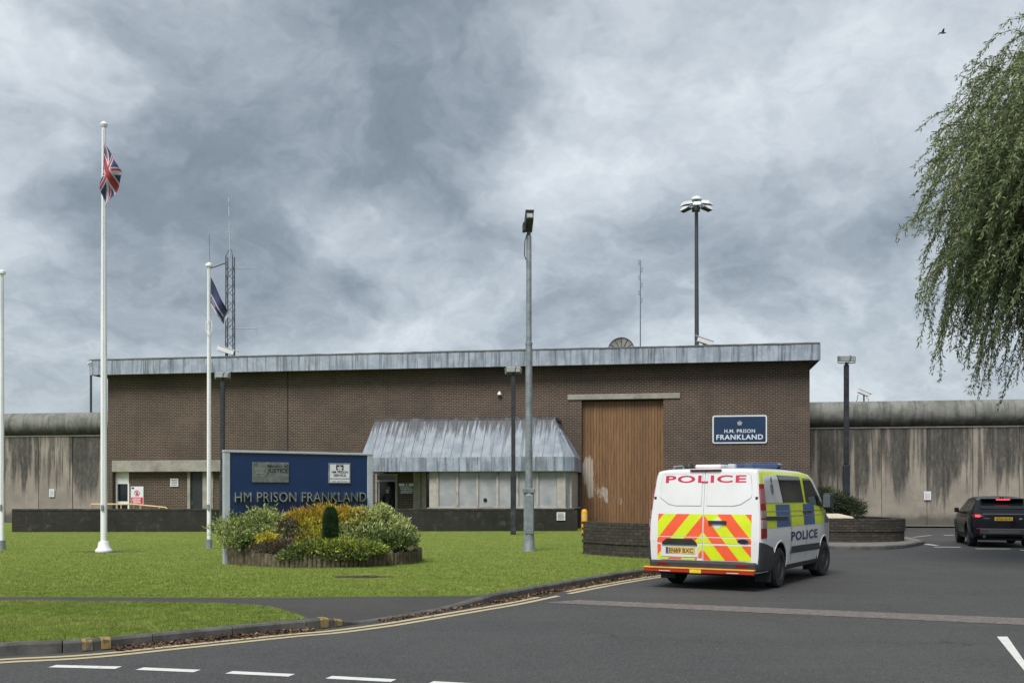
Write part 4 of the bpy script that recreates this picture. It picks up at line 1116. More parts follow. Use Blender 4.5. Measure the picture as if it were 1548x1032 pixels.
# tall galvanised camera column
x, y = G(799.5, 833, LZ); hc = EYE+(HY-357)/F*y-LZ
o = root('camera_column', 'tall galvanised steel column with a camera head on the lawn', 'camera column', (x, y, LZ), R(4))
MB().lathe([(0.175, 0), (0.165, 0.03), (0.135, 0.35), (0.135, 1.55), (0.11, 1.60)], 16).build('base_section', galv_m, o)
MB().bev(-0.15, 0.15, -0.15, 0.13, 1.50, 1.62, 0.015).build('base_collar', galv_m, o)
MB().bev(-0.105, 0.105, -0.145, -0.10, 0.45, 1.45, 0.01).build('service_door', galv_m, o)
MB().tube([(0, 0, 1.6), (0, 0, hc*.66)], [0.092, 0.085], 14).build('shaft', galv_m, o)
MB().tube([(0, 0, hc*.66), (0, 0, hc)], [0.072, 0.066], 14).build('upper_shaft', galv_m, o)
MB().lathe([(0.093, hc*.66-.05), (0.093, hc*.66+.02), (0.073, hc*.66+.04)], 14).build('joint_collar', galv_m, o)
MB().tube([(0, 0, hc), (0, 0, hc+.10)], 0.05, 10).build('pan_head', dark_steel, o)
MB().tube([(-.05, -.07, hc+.05), (-.11, -.08, hc-.15), (-.12, -.07, hc-.5), (-.08, -.06, hc-.62)], 0.013, 5).build('cable', black_m, o)
cm = Matrix.Translation((0, 0.0, hc+.30)) @ Matrix.Rotation(R(-28), 4, 'X')
chd = MB(); chd.bev(-.095, .095, -.33, .20, -.10, .12, 0.012, mat=cm); co_ = chd.build('camera_housing', dark_steel, o)
MB().bev(-.11, .11, -.40, .22, .12, .14, 0.004, mat=cm).build('sun_shield', galv_m, co_)
MB().bev(-.07, .07, -.345, -.32, -.075, .06, 0.006, mat=cm).build('lens_window', lamp_glass, co_)
MB().box(-.16, -.10, -.2, .1, -.14, .06).build('side_lamp', black_m, co_, loc=(0, 0, hc+.25))
# high mast with a ring of lanterns
ym = 76.0; x = (1054-CX)/F*ym; hm = EYE+(HY-318)/F*ym
o = root('high_mast', 'very tall dark mast with a ring of white lanterns behind the gatehouse', 'lamp mast', (x, ym, 0))
MB().tube([(0, 0, 0), (-.06, 0, hm)], [0.20, 0.13], 14).build('mast', dark_steel, o)
MB().tube([(-.06, 0, hm-.05), (-.06, 0, hm+.75)], 0.17, 12).build('head_frame', lattice_m, o)
MB().lathe([(0.42, 0), (0.44, .06), (0.34, .22), (0.15, .32), (0, .34)], 20, mat=Matrix.Translation((-.06, 0, hm+.72))).build('dome', dome_white, o)
for k in range(6):
    a = R(60*k+22); ca, sa_ = math.cos(a), math.sin(a)
    mt = Matrix.Translation((-.06+ca*.85, sa_*.85, hm+.30+(.12 if k % 2 else -.02))) @ Matrix.Rotation(a, 4, 'Z') @ Matrix.Rotation(R(14), 4, 'Y')
    ln = MB().add([mt @ Vector(q) for q in ((-.34, -.30, -.10), (.42, -.30, -.10), (.42, .30, -.10), (-.34, .30, -.10), (-.34, -.22, .12), (.22, -.22, .14), (.22, .22, .14), (-.34, .22, .12))],
                  [(0, 3, 2, 1), (4, 5, 6, 7), (0, 1, 5, 4), (1, 2, 6, 5), (2, 3, 7, 6), (3, 0, 4, 7)]).build('lantern', dome_white, o)
    MB().box(-.32, .40, -.28, .28, -.13, -.101).build('lantern_glass', dark_steel, ln).matrix_local = mt
    MB().tube([(-.06, 0, hm+.4), (-.06+ca*.55, sa_*.55, hm+.42)], 0.035, 6).build('arm', dark_steel, o)
# lattice radio mast
yl = 61.0; x = (348-CX)/F*yl; zt = EYE+(HY-388)/F*yl; zb = 6.0; hw_ = 0.24
o = root('lattice_mast', 'grey steel lattice radio mast behind the navy flag', 'radio mast', (x, yl, 0))
cor = [(-hw_, -hw_), (hw_, -hw_), (hw_, hw_), (-hw_, hw_)]
for cx_, cy_ in cor: MB().tube([(cx_, cy_, 0), (cx_*.82, cy_*.82, zt)], 0.036, 6).build('leg', lattice_m, o)
br = MB(); zz = 0.2; k = 0
while zz+.5 < zt:
    f0 = 1-.18*zz/zt; f1 = 1-.18*(zz+.5)/zt
    for j in range(4):
        a, b = cor[j], cor[(j+1) % 4]
        if k % 2: a, b = b, a
        br.tube([(a[0]*f0, a[1]*f0, zz), (b[0]*f1, b[1]*f1, zz+.5)], 0.017, 4)
    zz += .5; k += 1
br.build('bracing', lattice_m, o)
MB().tube([(-hw_*.8, -.2, zt), (-.1, 0, zt+.32), (0, 0, zt+.5)], 0.02, 5).tube([(hw_*.8, -.2, zt), (.1, 0, zt+.32), (0, 0, zt+.5)], 0.02, 5).build('peak', lattice_m, o)
za = EYE+(HY-299)/F*yl
an = MB().tube([(0, 0, zt), (-.08, 0, za)], 0.045, 6).build('antenna_pole', galv_light, o)
for k in range(7):
    zq = zt+1.0+k*(za-zt-1.1)/6
    MB().tube([(-.05, 0, zq), (.08*(-1)**k, -.06, zq), (.08*(-1)**k, -.06, zq+.25)], 0.014, 5).build('dipole', galv_light, an)
for v_, d_, L_ in ((405, 1, 1.65), (496, 1, 1.55)):
    zq = EYE+(HY-v_)/F*yl
    arm = MB().tube([(0, 0, zq), (L_, 0, zq)], 0.03, 6).build('side_arm', galv_light, o)
    MB().tube([(L_, 0, zq-.4), (L_, 0, zq+.45)], 0.016, 5).build('whip', galv_light, arm)
zq = EYE+(HY-397)/F*yl; arm = MB().tube([(-.2, 0, zq), (-1.2, 0, zq-.35)], 0.03, 6).build('side_arm', dark_steel, o)
MB().tube([(-1.2, 0, zq-.6), (-1.25, 0, zq+1.7)], 0.012, 5).build('whip', lattice_m, arm)
MB().tube([(-hw_-.05, 0, 5), (-hw_*.9-.05, 0, zt)], 0.03, 6).build('feeder_cable', black_m, o)
MB().tube([(0.0, -.3, zt*.52), (.1, -.35, zt*.52)], [.12, .12], 12).build('small_drum', dome_white, o)
# whip aerial and dish on the roof
q = bw(fac(968, 520, 4)[0], 4, Z_FT); zq = EYE+(HY-393)/F*(q.y)
o = root('aerial', 'thin whip aerial with small dipoles on the gatehouse roof', 'aerial', q)
MB().tube([(0, 0, 0), (0, 0, zq-q.z)], [0.026, 0.014], 6).build('pole', lattice_m, o)
for k in range(6):
    z_ = (zq-q.z)*(.58+.075*k)
    MB().tube([(0, 0, z_), (.07*(-1)**k, -.05, z_), (.07*(-1)**k, -.05, z_+.22)], 0.014, 5).build('dipole', lattice_m, o)
q = bw(fac(939, 523, 3)[0], 3, Z_FT)
o = root('satellite_dish', 'round ribbed dish showing above the roof edge', 'dish', q, BA)
RD = 0.60
mt = Matrix.Translation((0, 0, 0.42)) @ Matrix.Rotation(R(82), 4, 'X')
dish_m = simple('dish_cream', (0.30, 0.29, 0.26), 0.6, dirt=(0.16, 0.16, 0.15))
MB().lathe([(0.05, -.16), (RD*.4, -.13), (RD*.75, -.07), (RD, 0), (RD, .02), (RD*.75, -.05), (RD*.4, -.11), (0.05, -.14)], 28, mat=mt).build('reflector', dish_m, o)
for k in range(12):
    a = 2*math.pi*k/12
    MB().tube([mt @ Vector((.1*math.cos(a), .1*math.sin(a), -.13+.012)), mt @ Vector((RD*.7*math.cos(a), RD*.7*math.sin(a), -.05)), mt @ Vector((RD*math.cos(a), RD*math.sin(a), .03))], 0.014, 5).build('rib', dark_steel, o)
MB().tube([mt @ Vector((RD*math.cos(a), RD*math.sin(a), .02)) for a in [2*math.pi*k/28 for k in range(29)]], 0.022, 6).build('rim', dark_steel, o)
MB().bev(-.25, .25, -.12, .1, -0.0, .34, .02).build('feed_box', dish_m, o)
def cctv(label, loc, rz, tilt, h=0.35, post=True, sc=1.0):
    o = root('security_camera', label, 'camera', loc, rz)
    if post: MB().tube([(0, 0, -.05), (0, 0, h)], 0.035*sc, 8).build('bracket', dark_steel, o)
    mt = Matrix.Translation((0, 0, h+.08*sc)) @ Matrix.Rotation(R(tilt), 4, 'Y')
    hs = MB().bev(-.30*sc, .24*sc, -.075*sc, .075*sc, -.07*sc, .08*sc, .012, mat=mt).build('housing', white_m, o)
    MB().bev(-.30*sc, .34*sc, -.09*sc, .09*sc, .085*sc, .10*sc, .003, mat=mt).build('shield', white_m, hs)
    MB().box(.241*sc, .25*sc, -.05*sc, .05*sc, -.045*sc, .05*sc).build('lens', glass_dark, hs).matrix_local = mt
    return o
cctv('white camera on the roof edge in front of the lattice mast', bw(fac(343, 535, 0.2)[0], 0.2, Z_FT), BA+R(10), 18, .30, sc=1.5)
cctv('white camera on the roof edge beneath the tall lantern mast', bw(fac(1064, 518, 0.2)[0], 0.2, Z_FT), BA+R(200), -16, .22, sc=1.35)
d = Vector(((1306-CX)/F, 1.0)); k = (W0+bn*.22).dot(bn)/d.dot(bn); q = d*k
o = cctv('white camera on a post above the rounded wall coping', (q.x, q.y, 6.02), BA+R(20), 20, .32, sc=1.1)
MB().tube([(.05, 0, 0), (.22, 0, -.02), (.24, 0, .14), (.1, -.05, .2)], 0.014, 5).tube([(-.3, 0, .35), (-.38, 0, .0), (-.34, 0, -.05)], 0.016, 5).build('cable', dark_steel, o)
cctv('tiny white camera at the left end of the fascia', bw(-0.05, -OVER+.1, Z_FT-.25), BA+R(150), 12, .10, sc=.7)
q = bw(fac(755, 595, -.1)[0], -.1, fac(755, 597, -.1)[1])
o = root('wall_lamp', 'tiny white lamp unit high on the brickwork', 'wall lamp', q, BA)
MB().lathe([(0.09, 0), (0.10, .03), (0.06, .12), (0.03, .17), (0, .18)], 12).build('cover', white_m, o)
MB().box(-.03, .03, 0, .10, .03, .10).build('bracket', galv_m, o)
q = at(137.5, 622, 62)
o = root('thin_pole', 'slim grey pole rising behind the left concrete wall', 'pole', (q.x, q.y, 0))
MB().tube([(0, 0, 0), (0, 0, EYE+(HY-560)/F*62)], 0.075, 8).build('shaft', lattice_m, o)
MB().lathe([(.1, 0), (.12, .05), (0, .12)], 8, mat=Matrix.Translation((0, 0, EYE+(HY-560)/F*62))).build('cap', lattice_m, o)

# ------------------------------------------------------------------ log-edged bed
bed_px = [(345, 853.2), (390, 856.4), (450, 858.2), (520, 857.4), (580, 855.2), (612, 852.6)]
bed_pts = [G(u, v, LZ) for u, v in bed_px] + [(-2.12, 21.95), (-2.05, 22.7), (-2.4, 23.5), (-3.0, 23.9)]
BEDL = dense(bed_pts, 0.01)
bed = root('log_edged_bed', 'raised flower bed edged with upright weathered logs', 'flower bed', (-4.0, 22.0, LZ))
s = 0.0; i = 0
while i < len(BEDL)-12:
    r = random.uniform(0.040, 0.056); i2 = i+int(r*100)
    p = BEDL[min(i2, len(BEDL)-1)]
    t = i/len(BEDL)
    hgt = (0.60-0.32*min(1, t/0.13)) if t < .13 else 0.27+random.uniform(-.02, .025)
    hgt += random.uniform(-.02, .02)
    MB().lathe([(r, -.1), (r*1.0, hgt-.02), (r*.8, hgt), (0, hgt+.004)], 9, mat=Matrix.Rotation(random.uniform(-.02, .02), 4, 'X')).build('log', log_m, bed, loc=(p.x+4.0+random.uniform(-.006, .006), p.y-22.0+random.uniform(-.01, .01), 0))
    i += int(r*200)
inner_bed = [(p.x+4.0, p.y-22.0) for p in offset(BEDL, 0.03)[::25]] + [(-1.7, 1.0), (-1.95, -.3)]
MB().prism(inner_bed, -.05, 0.20).build('soil', soil_m, bed)

# ------------------------------------------------------------------ plants
def leafmat(name, c, var=0.35, rough=0.6):
    t = NT(name); v = t.coord('Object')
    n = t.noise(v, 5.0, 4.0, 0.6); n2 = t.noise(v, 60.0, 2.0, 0.5)
    col = t.mix(t.step(n, 0.35, 0.65), tuple(x*(1-var) for x in c), tuple(min(1, x*(1+var)) for x in c))
    col = t.mix(t.step(n2, 0.4, 0.7, 0, .4), col, tuple(x*.6 for x in c))
    t.fin(col, rough, 0.0, 0.3)
    tr = t.nd('ShaderNodeBsdfTranslucent'); t.put(tr.inputs[0], col)
    mx = t.nd('ShaderNodeMixShader'); mx.inputs[0].default_value = .25
    t.L.new(t.b.outputs[0], mx.inputs[1]); t.L.new(tr.outputs[0], mx.inputs[2]); t.L.new(mx.outputs[0], t.N['Material Output'].inputs[0])
    return t.m
twig_m = simple('twig_bark', (0.05, 0.036, 0.025), 0.9)
def leaves(name, pos, dirs, length, width, mats, midx, parent, fold=0.25):
    """narrow pointed leaves: base, two sides, tip"""
    n = len(pos); pos = np.asarray(pos, float); dirs = np.asarray(dirs, float)
    dirs /= np.linalg.norm(dirs, axis=1)[:, None]+1e-9
    rnd = rng.normal(size=(n, 3)); side = np.cross(dirs, rnd); side /= np.linalg.norm(side, axis=1)[:, None]+1e-9
    nor = np.cross(side, dirs)
    Ln = (length*rng.uniform(.6, 1.3, n))[:, None]; Wd = (width*rng.uniform(.7, 1.3, n))[:, None]
    mid = pos+dirs*Ln*.45
    V = np.stack([pos, mid+side*Wd*.5+nor*Wd*fold, pos+dirs*Ln-nor*Wd*fold*.5, mid-side*Wd*.5+nor*Wd*fold], 1).reshape(-1, 3)
    Fc = np.arange(n*4).reshape(n, 4)
    return mesh_np(name, V, Fc, mats, midx, parent)
def bush(name, label, cat, base, lobes, cols, n, length, width, spray=5, upw=0.5, group=None, mixp=None, fine=0.3):
    """lobes: (dx, dy, dz, rx, ry, rz) ellipsoids; sprays of leaves stand off their surfaces, with stems below"""
    o = root(name, label, cat, base, 0, group)
    vols = np.array([l[3]*l[4]*l[5] for l in lobes])**(2/3); vols /= vols.sum()
    pos = []; dr = []; mi = []
    for li, l in enumerate(lobes):
        k = int(n*vols[li])
        d = rng.normal(size=(k, 3)); d /= np.linalg.norm(d, axis=1)[:, None]; d[:, 2] = np.abs(d[:, 2])*1.0-.25*rng.random(k)
        rad = 1-0.45*rng.random(k)**2.2
        lump = 1+fine*np.sin(d[:, 0]*9+li)*np.sin(d[:, 1]*8+2*li)*np.sin(d[:, 2]*9+li)
        p = d*np.array(l[3:6])*(rad*lump)[:, None]+np.array(l[0:3])
        out = d/np.array(l[3:6]); out /= np.linalg.norm(out, axis=1)[:, None]
        for s_ in range(spray):
            jit = rng.normal(size=(k, 3))*.55
            dd = out*.9+jit+np.array([0, 0, upw])
            pos.append(p+rng.normal(size=(k, 3))*length*.35); dr.append(dd)
            pr = mixp[li] if mixp else None
            mi.append(rng.choice(len(cols), k, p=pr))
    pos = np.concatenate(pos); dr = np.concatenate(dr); mi = np.concatenate(mi)
    keep = pos[:, 2] > 0.0
    leaves('foliage', pos[keep], dr[keep], length, width, cols, mi[keep], o)
    st = MB()
    for l in lobes:
        for k in range(4):
            a = random.uniform(0, 6.28); e = (l[0]+l[3]*.6*math.cos(a), l[1]+l[4]*.6*math.sin(a), l[2]+l[5]*.45)
            st.tube([(l[0]*.8, l[1]*.8, 0), ((l[0]*.8+e[0])/2, (l[1]*.8+e[1])/2, e[2]*.6), e], [.018, .013, .006], 5)
    st.build('stems', twig_m, o)
    return o
g_lt = leafmat('juniper_pale', (0.46, 0.52, 0.19)); g_md = leafmat('juniper_mid', (0.24, 0.32, 0.095)); g_dk = leafmat('juniper_dark', (0.055, 0.095, 0.032))
gold = leafmat('gold_conifer', (0.50, 0.32, 0.04)); goldl = leafmat('gold_conifer_tip', (0.55, 0.39, 0.05)); yel = leafmat('yellow_leaf', (0.60, 0.50, 0.06))
lime = leafmat('lime_conifer', (0.46, 0.50, 0.065)); brn = leafmat('heather_brown', (0.13, 0.095, 0.068)); grb = leafmat('grey_brown_leaf', (0.19, 0.165, 0.115)); deep = leafmat('spruce_green', (0.045, 0.105, 0.04))
cream_lf = leafmat('cream_green_leaf', (0.60, 0.64, 0.29))
B = lambda u, y: ((u-CX)/F*y, y, LZ+.16)
bush('spreading_juniper', 'pale green feathery juniper spilling over the tall left logs', 'shrub', B(382, 21.6), [(-.35, 0, .52, .42, .5, .38), (.2, .1, .62, .42, .5, .40), (.45, -.2, .35, .3, .4, .3), (-.15, -.35, .30, .4, .35, .3)], [g_lt, g_md, g_dk], 2600, .085, .022, 4, .35, mixp=[[.60, .28, .12]]*4, fine=.5)
bush('golden_conifer', 'orange-gold conifer at the foot of the navy board', 'shrub', B(492, 21.9), [(-.55, 0, .62, .38, .35, .36), (0, .05, .70, .5, .4, .38), (.5, .1, .68, .45, .4, .36), (.85, .1, .5, .3, .3, .35)], [gold, goldl, lime, g_dk], 2600, .085, .018, 4, .9, mixp=[[.5, .3, .12, .08]]*4)
bush('golden_conifer', 'small yellow-green conifer low in the middle of the bed', 'shrub', B(470, 21.3), [(-.15, 0, .28, .32, .3, .26), (.2, 0, .34, .3, .3, .28), (0, .3, .5, .4, .3, .3)], [lime, gold, yel, g_dk], 1300, .07, .02, 4, .6, mixp=[[.45, .2, .2, .15]]*3)
bush('bronze_shrub', 'dull grey-brown leafy shrub in the middle of the bed', 'shrub', B(430, 21.3), [(0, .2, .48, .34, .3, .30), (.28, 0, .32, .34, .3, .26), (-.2, -.1, .3, .25, .25, .22)], [grb, brn, g_dk], 1200, .055, .026, 4, .4, mixp=[[.45, .35, .2]]*3)
bush('yellow_shrub', 'small bright yellow shrub beside the brown heather', 'shrub', B(404, 21.0), [(0, 0, .36, .22, .2, .16), (.15, .05, .30, .16, .16, .14)], [yel, goldl, lime], 500, .05, .026, 4, .5)
bush('heather', 'low brown heather cushion behind the front logs', 'shrub', B(410, 20.85), [(-.1, 0, .16, .36, .22, .17), (.25, .05, .20, .3, .22, .2)], [brn, grb], 1100, .05, .012, 4, .8)
bush('leafy_plant', 'dark green broad-leaved plant against the left logs', 'plant', B(374, 20.98), [(0, 0, .26, .16, .14, .22)], [g_md, g_dk], 200, .08, .045, 3, .3)
bush('pale_juniper', 'large creamy green juniper at the sign’s right end', 'shrub', B(566, 22.0), [(-.65, -.2, .42, .34, .4, .34), (-.2, .1, .60, .48, .5, .40), (.30, .1, .52, .48, .5, .36), (.60, -.1, .30, .3, .4, .34), (0, -.5, .35, .5, .3, .30), (.12, .0, .80, .22, .25, .28)], [cream_lf, g_lt, g_md, g_dk], 4200, .085, .026, 4, .45, mixp=[[.34, .34, .2, .12]]*3+[[.1, .25, .35, .3]]*2+[[.4, .4, .15, .05]])
bush('dark_conifer', 'dark green low conifer at the right end of the bed', 'shrub', B(580, 21.35), [(-.2, 0, .22, .42, .3, .26), (.25, .1, .26, .35, .3, .28)], [g_dk, g_md], 1400, .075, .02, 4, .3)
bush('heather', 'brown heather at the right-hand corner of the log bed', 'shrub', B(613, 21.75), [(0, 0, .26, .2, .22, .24), (-.28, -.1, .14, .22, .2, .14)], [brn, grb, g_dk], 800, .055, .012, 4, .9)
bush('creeping_juniper', 'yellow-tipped green creeping juniper trailing over the front logs', 'shrub', B(505, 20.62), [(-.75, -.10, .02, .32, .18, .24), (-.4, .05, .16, .45, .3, .22), (.1, .1, .22, .55, .3, .20), (.6, .1, .16, .45, .3, .2), (.2, -.12, .04, .5, .16, .2)], [lime, g_md, g_dk], 3200, .07, .02, 4, .25, mixp=[[.05, .35, .6], [.25, .4, .35], [.55, .3, .15], [.3, .4, .3], [.1, .35, .55]])
# clipped dwarf spruce: upright blunt column
o = root('dwarf_spruce', 'small dense upright dark green dwarf spruce', 'shrub', B(499.5, 20.78))
k = 15000; tt = rng.random(k); an = rng.random(k)*2*np.pi
rr = 0.150*np.sqrt(np.clip(1-(np.abs(tt-.42)/.60)**2.6, 0, 1))*(1-.12*rng.random(k))
pos = np.stack([rr*np.cos(an), rr*np.sin(an), .30+tt*.74], 1); dr = np.stack([np.cos(an), np.sin(an), .6+rng.random(k)], 1)+rng.normal(size=(k, 3))*.3
leaves('foliage', pos, dr, .034, .013, [deep, g_dk], rng.choice(2, k, p=[.75, .25]), o)
MB().tube([(0, 0, 0), (0, 0, .95)], [.03, .01], 6).build('stem', twig_m, o)
b2 = lambda u, y: ((u-CX)/F*y, y, .55)
sg = leafmat('dull_evergreen', (0.085, 0.11, 0.055)); sg2 = leafmat('evergreen_dark', (0.045, 0.062, 0.034))  # second leaf colour is darker, picked at random per leaf
bush('evergreen_shrub', 'dark sprawling evergreen shrub behind the island planter', 'shrub', b2(1266, 34.2), [(-.35, 0, .55, .5, .5, .5), (.35, .1, .40, .55, .5, .45), (0, .1, .60, .5, .5, .45), (-.45, .1, .92, .32, .3, .28)], [sg, sg2], 2600, .16, .02, 4, .1)

# willow at the right edge
def willow():
    base = Vector((14.9, 20.5, 0.0))
    o = root('willow_tree', 'weeping willow with trailing leafy branches at the road side', 'tree', base)
    bark = simple('willow_bark', (0.085, 0.072, 0.055), 0.9, var=0.4, scale=6.0, bump=0.6)
    lm = [leafmat('willow_leaf', (0.18, 0.24, 0.10), .3), leafmat('willow_leaf_pale', (0.31, 0.37, 0.19), .25), leafmat('willow_leaf_dark', (0.10, 0.14, 0.06), .3)]
    tb = MB(); tb.tube([(0, 0, -.1), (-.1, .05, 1.2), (-.25, .0, 2.6), (-.5, 0, 4.4)], [.55, .42, .36, .30], 14)
    tb.build('trunk', bark, o)
    lb_ = MB(); starts = []
    cen = np.array([-.6, -.2, 7.9]); rad = np.array([5.35, 4.6, 4.5])
    for k in range(58):
        if k < 46: az = random.uniform(R(120), R(250))
        else: az = random.uniform(R(-110), R(120))
        el = random.uniform(R(-8), R(80)); d = np.array([math.cos(az)*math.cos(el), math.sin(az)*math.cos(el), math.sin(el)])
        e = cen+d*rad*random.uniform(.5, .78)
        p0 = np.array([-.4, 0, 4.0+random.uniform(-.6, .4)])
        m1 = p0*.6+e*.4+np.array([0, 0, 1.0]); pts = []
        for t in np.linspace(0, 1, 9):
            q = p0*(1-t)**2+2*m1*t*(1-t)+e*t*t+rng.normal(size=3)*.10*(0 < t < 1); pts.append(q)
        lb_.tube([tuple(q) for q in pts], [float(x) for x in np.linspace(.13, .018, 9)], 6)
        for j in range(3, 9):
            for _ in range(2):
                q = pts[j]+rng.normal(size=3)*.25; starts.append((q, d))
        for j in range(4, 9):                                      # side boughs
            e2 = pts[j]+rng.normal(size=3)*np.array([.9, .9, .5])+d*np.array([.7, .7, .1])
            lb_.tube([tuple(pts[j]), tuple((pts[j]+e2)/2+np.array([0, 0, .15])), tuple(e2)], [.03, .018, .008], 5)
            for _ in range(2): starts.append((e2+rng.normal(size=3)*.15, d)); starts.append(((pts[j]+e2)/2, d))
    for _ in range(1500):                                          # leafy outer mass on the road side
        d = rng.normal(size=3); d /= np.linalg.norm(d)
        if d[0] > .25: d[0] = -d[0]
        if d[2] < -.35: d[2] = -d[2]*.5
        starts.append((cen+d*rad*(1-.42*rng.random()**1.5)*np.array([1, 1, .97]), d))
    lb_.build('limbs', bark, o)
    P = []; D = []; M = []; tw = MB()
    for q, d in starts:
        p = np.array(q, float); v = d*np.array([.7, .7, .25])+rng.normal(size=3)*.35; v[0] -= .22
        Ls = random.uniform(.4, 1.5)+max(0.0, min(1.0, (q[0]+5.3)/1.2))*random.uniform(0, 2.6); st = .055; n = int(Ls/st); pts = [tuple(p)]
        for i in range(n):
            v = v+np.array([-.012, 0, -.085])+rng.normal(size=3)*.05
            v /= np.linalg.norm(v)+1e-9
            p = p+v*st
            if p[2] < 2.6+.4*math.sin(p[0]*3): break
            if i % 6 == 0: pts.append(tuple(p))
            for _ in range(3):
                P.append(p+rng.normal(size=3)*.02); D.append(v*.75+rng.normal(size=3)*.55+np.array([0, 0, -.25])); M.append(rng.choice(3, p=[.5, .27, .23]))
        if len(pts) > 1: tw.tube(pts, .006, 3, cap=False)
    tw.build('twigs', bark, o)
    leaves('crown', P, D, .115, .026, lm, M, o, .2)
    return len(P)
NW = willow()

# ------------------------------------------------------------------ vehicles
interp = lambda tab: (lambda q: float(np.interp(q, [t[0] for t in tab], [t[1] for t in tab])))
class Body:
    """lofted car body; x forward from the rear axle, y left, z up"""
    def __init__(s, hw, pf, zt, zb, lean, x0, fall=0.5, levels=26, drop=0.03):
        s.hw, s.pf, s.zt, s.zb, s.lean, s.x0, s.fall, s.levels, s.drop = interp(hw), interp(pf), interp(zt), interp(zb), interp(lean), x0, fall, levels, drop
    def sx(s, x, z): return x+s.lean(z)*max(0.0, 1-(x-s.x0)/s.fall)
    def side(s, x, z, sg, off=0.0): return Vector((s.sx(x, z), sg*(s.hw(z)*s.pf(x)+off), z))
    def mesh(s, stations):
        vs = []; rows = []
        for x in stations:
            zt, zb = s.zt(x), s.zb(x); row = []
            for k in range(s.levels):
                z = zb+(zt-s.drop-zb)*k/(s.levels-1); row.append((s.sx(x, z), s.hw(z)*s.pf(x), z))
            ye = row[-1][1]
            for fy, dz in ((.93, s.drop*.55), (.80, s.drop*.9), (.5, s.drop*1.1), (0.0, s.drop*1.3)):
                row.append((s.sx(x, zt), ye*fy, zt-s.drop+dz))
            full = row+[(a, -b, c) for a, b, c in row[-2::-1]]
            rows.append(full)
        m = len(rows[0]); fs = []
        for r in rows: vs += r
        for i in range(len(rows)-1):
            for k in range(m): fs.append((i*m+k, i*m+(k+1) % m, (i+1)*m+(k+1) % m, (i+1)*m+k))
        for i in (0, len(rows)-1):
            for k in range(m//2):
                q = (k, k+1, m-2-k, m-1-k)
                fs.append(tuple(i*m+x for x in (q if q[1] != q[2] else (q[0], q[1], q[3]))))
        return vs, fs
def conform(polys, fn, ga=0.08, gb=0.05, thick=0.0):
    """flat (a, b) polygons or a bmesh cut into a fine grid and laid on a curved surface"""
    if isinstance(polys, bmesh.types.BMesh): bm = polys
    else:
        bm = bmesh.new()
        for p in polys: bm.faces.new([bm.verts.new((q[0], q[1], 0)) for q in p])
    A = [v.co.x for v in bm.verts]; Bq = [v.co.y for v in bm.verts]
    for lo, hi, g, nx in ((min(A), max(A), ga, (1, 0, 0)), (min(Bq), max(Bq), gb, (0, 1, 0))):
        c = math.floor(lo/g)*g+g
        while c < hi:
            bmesh.ops.bisect_plane(bm, geom=list(bm.verts)+list(bm.edges)+list(bm.faces), plane_co=(c*nx[0], c*nx[1], 0), plane_no=nx, dist=1e-5); c += g
    if thick:
        r = bmesh.ops.extrude_face_region(bm, geom=list(bm.faces))
        for q in r['geom']:
            if isinstance(q, bmesh.types.BMVert): q.co.z -= 1.0
    for v in bm.verts: v.co = fn(v.co.x, v.co.y, thick if v.co.z > -.5 else 0.0)
    return MB().bm(bm, smooth=True)
def cut_arches(o, wheels, r, ymin, mat):
    o.data.materials.append(mat)
    for (x, z) in wheels:
        for sg in (1, -1):
            mb = MB().lathe([(r, 0), (r, 0.9)], 32, mat=Matrix.Translation((x, sg*ymin, z)) @ Matrix.Rotation(R(-90*sg), 4, 'X'), smooth=True)
            c = mb.build('cutter', mat, o.parent)
            md = o.modifiers.new('cut', 'BOOLEAN'); md.operation = 'DIFFERENCE'; md.solver = 'EXACT'; md.object = c; md.material_mode = 'TRANSFER'
            bpy.context.view_layer.update(); dg = bpy.context.evaluated_depsgraph_get()
            me = bpy.data.meshes.new_from_object(o.evaluated_get(dg), depsgraph=dg)
            o.modifiers.remove(md); o.data = me; bpy.data.objects.remove(c)
    o.data.set_sharp_from_angle(angle=R(32))
rubber = simple('tyre_rubber', (0.013, 0.013, 0.014), 0.75, var=0.3)
steel_wheel = simple('steel_wheel', (0.035, 0.036, 0.038), 0.5, 0.2); silver = simple('silver_trim', (0.34, 0.35, 0.36), 0.3, 0.7)
chrome = simple('bright_metal', (0.55, 0.56, 0.58), 0.15, 0.9, var=.05)
def wheel(parent, x, y, r, w, rim, rz=0.0):
    sg = 1 if y > 0 else -1
    mt = Matrix.Translation((x, y, r)) @ Matrix.Rotation(rz, 4, 'Z') @ Matrix.Rotation(R(-90*sg), 4, 'X')
    o = bpy.data.objects.new('wheel', None); COL.objects.link(o); o.parent = parent; o.empty_display_size = .1
    MB().lathe([(r*.62, -w/2), (r*.90, -w/2), (r*.98, -w*.38), (r, -w*.25), (r, w*.25), (r*.98, w*.38), (r*.90, w/2), (r*.66, w/2), (r*.62, w*.40)], 32, mat=mt).build('tyre', rubber, o)
    MB().lathe([(r*.635, -w*.3), (r*.645, w*.44), (r*.60, w*.47), (r*.56, w*.36), (r*.50, w*.22), (r*.30, w*.26), (r*.24, w*.40), (r*.1, w*.43), (0, w*.43)], 28, mat=mt).build('rim', rim, o)
    return o, mt

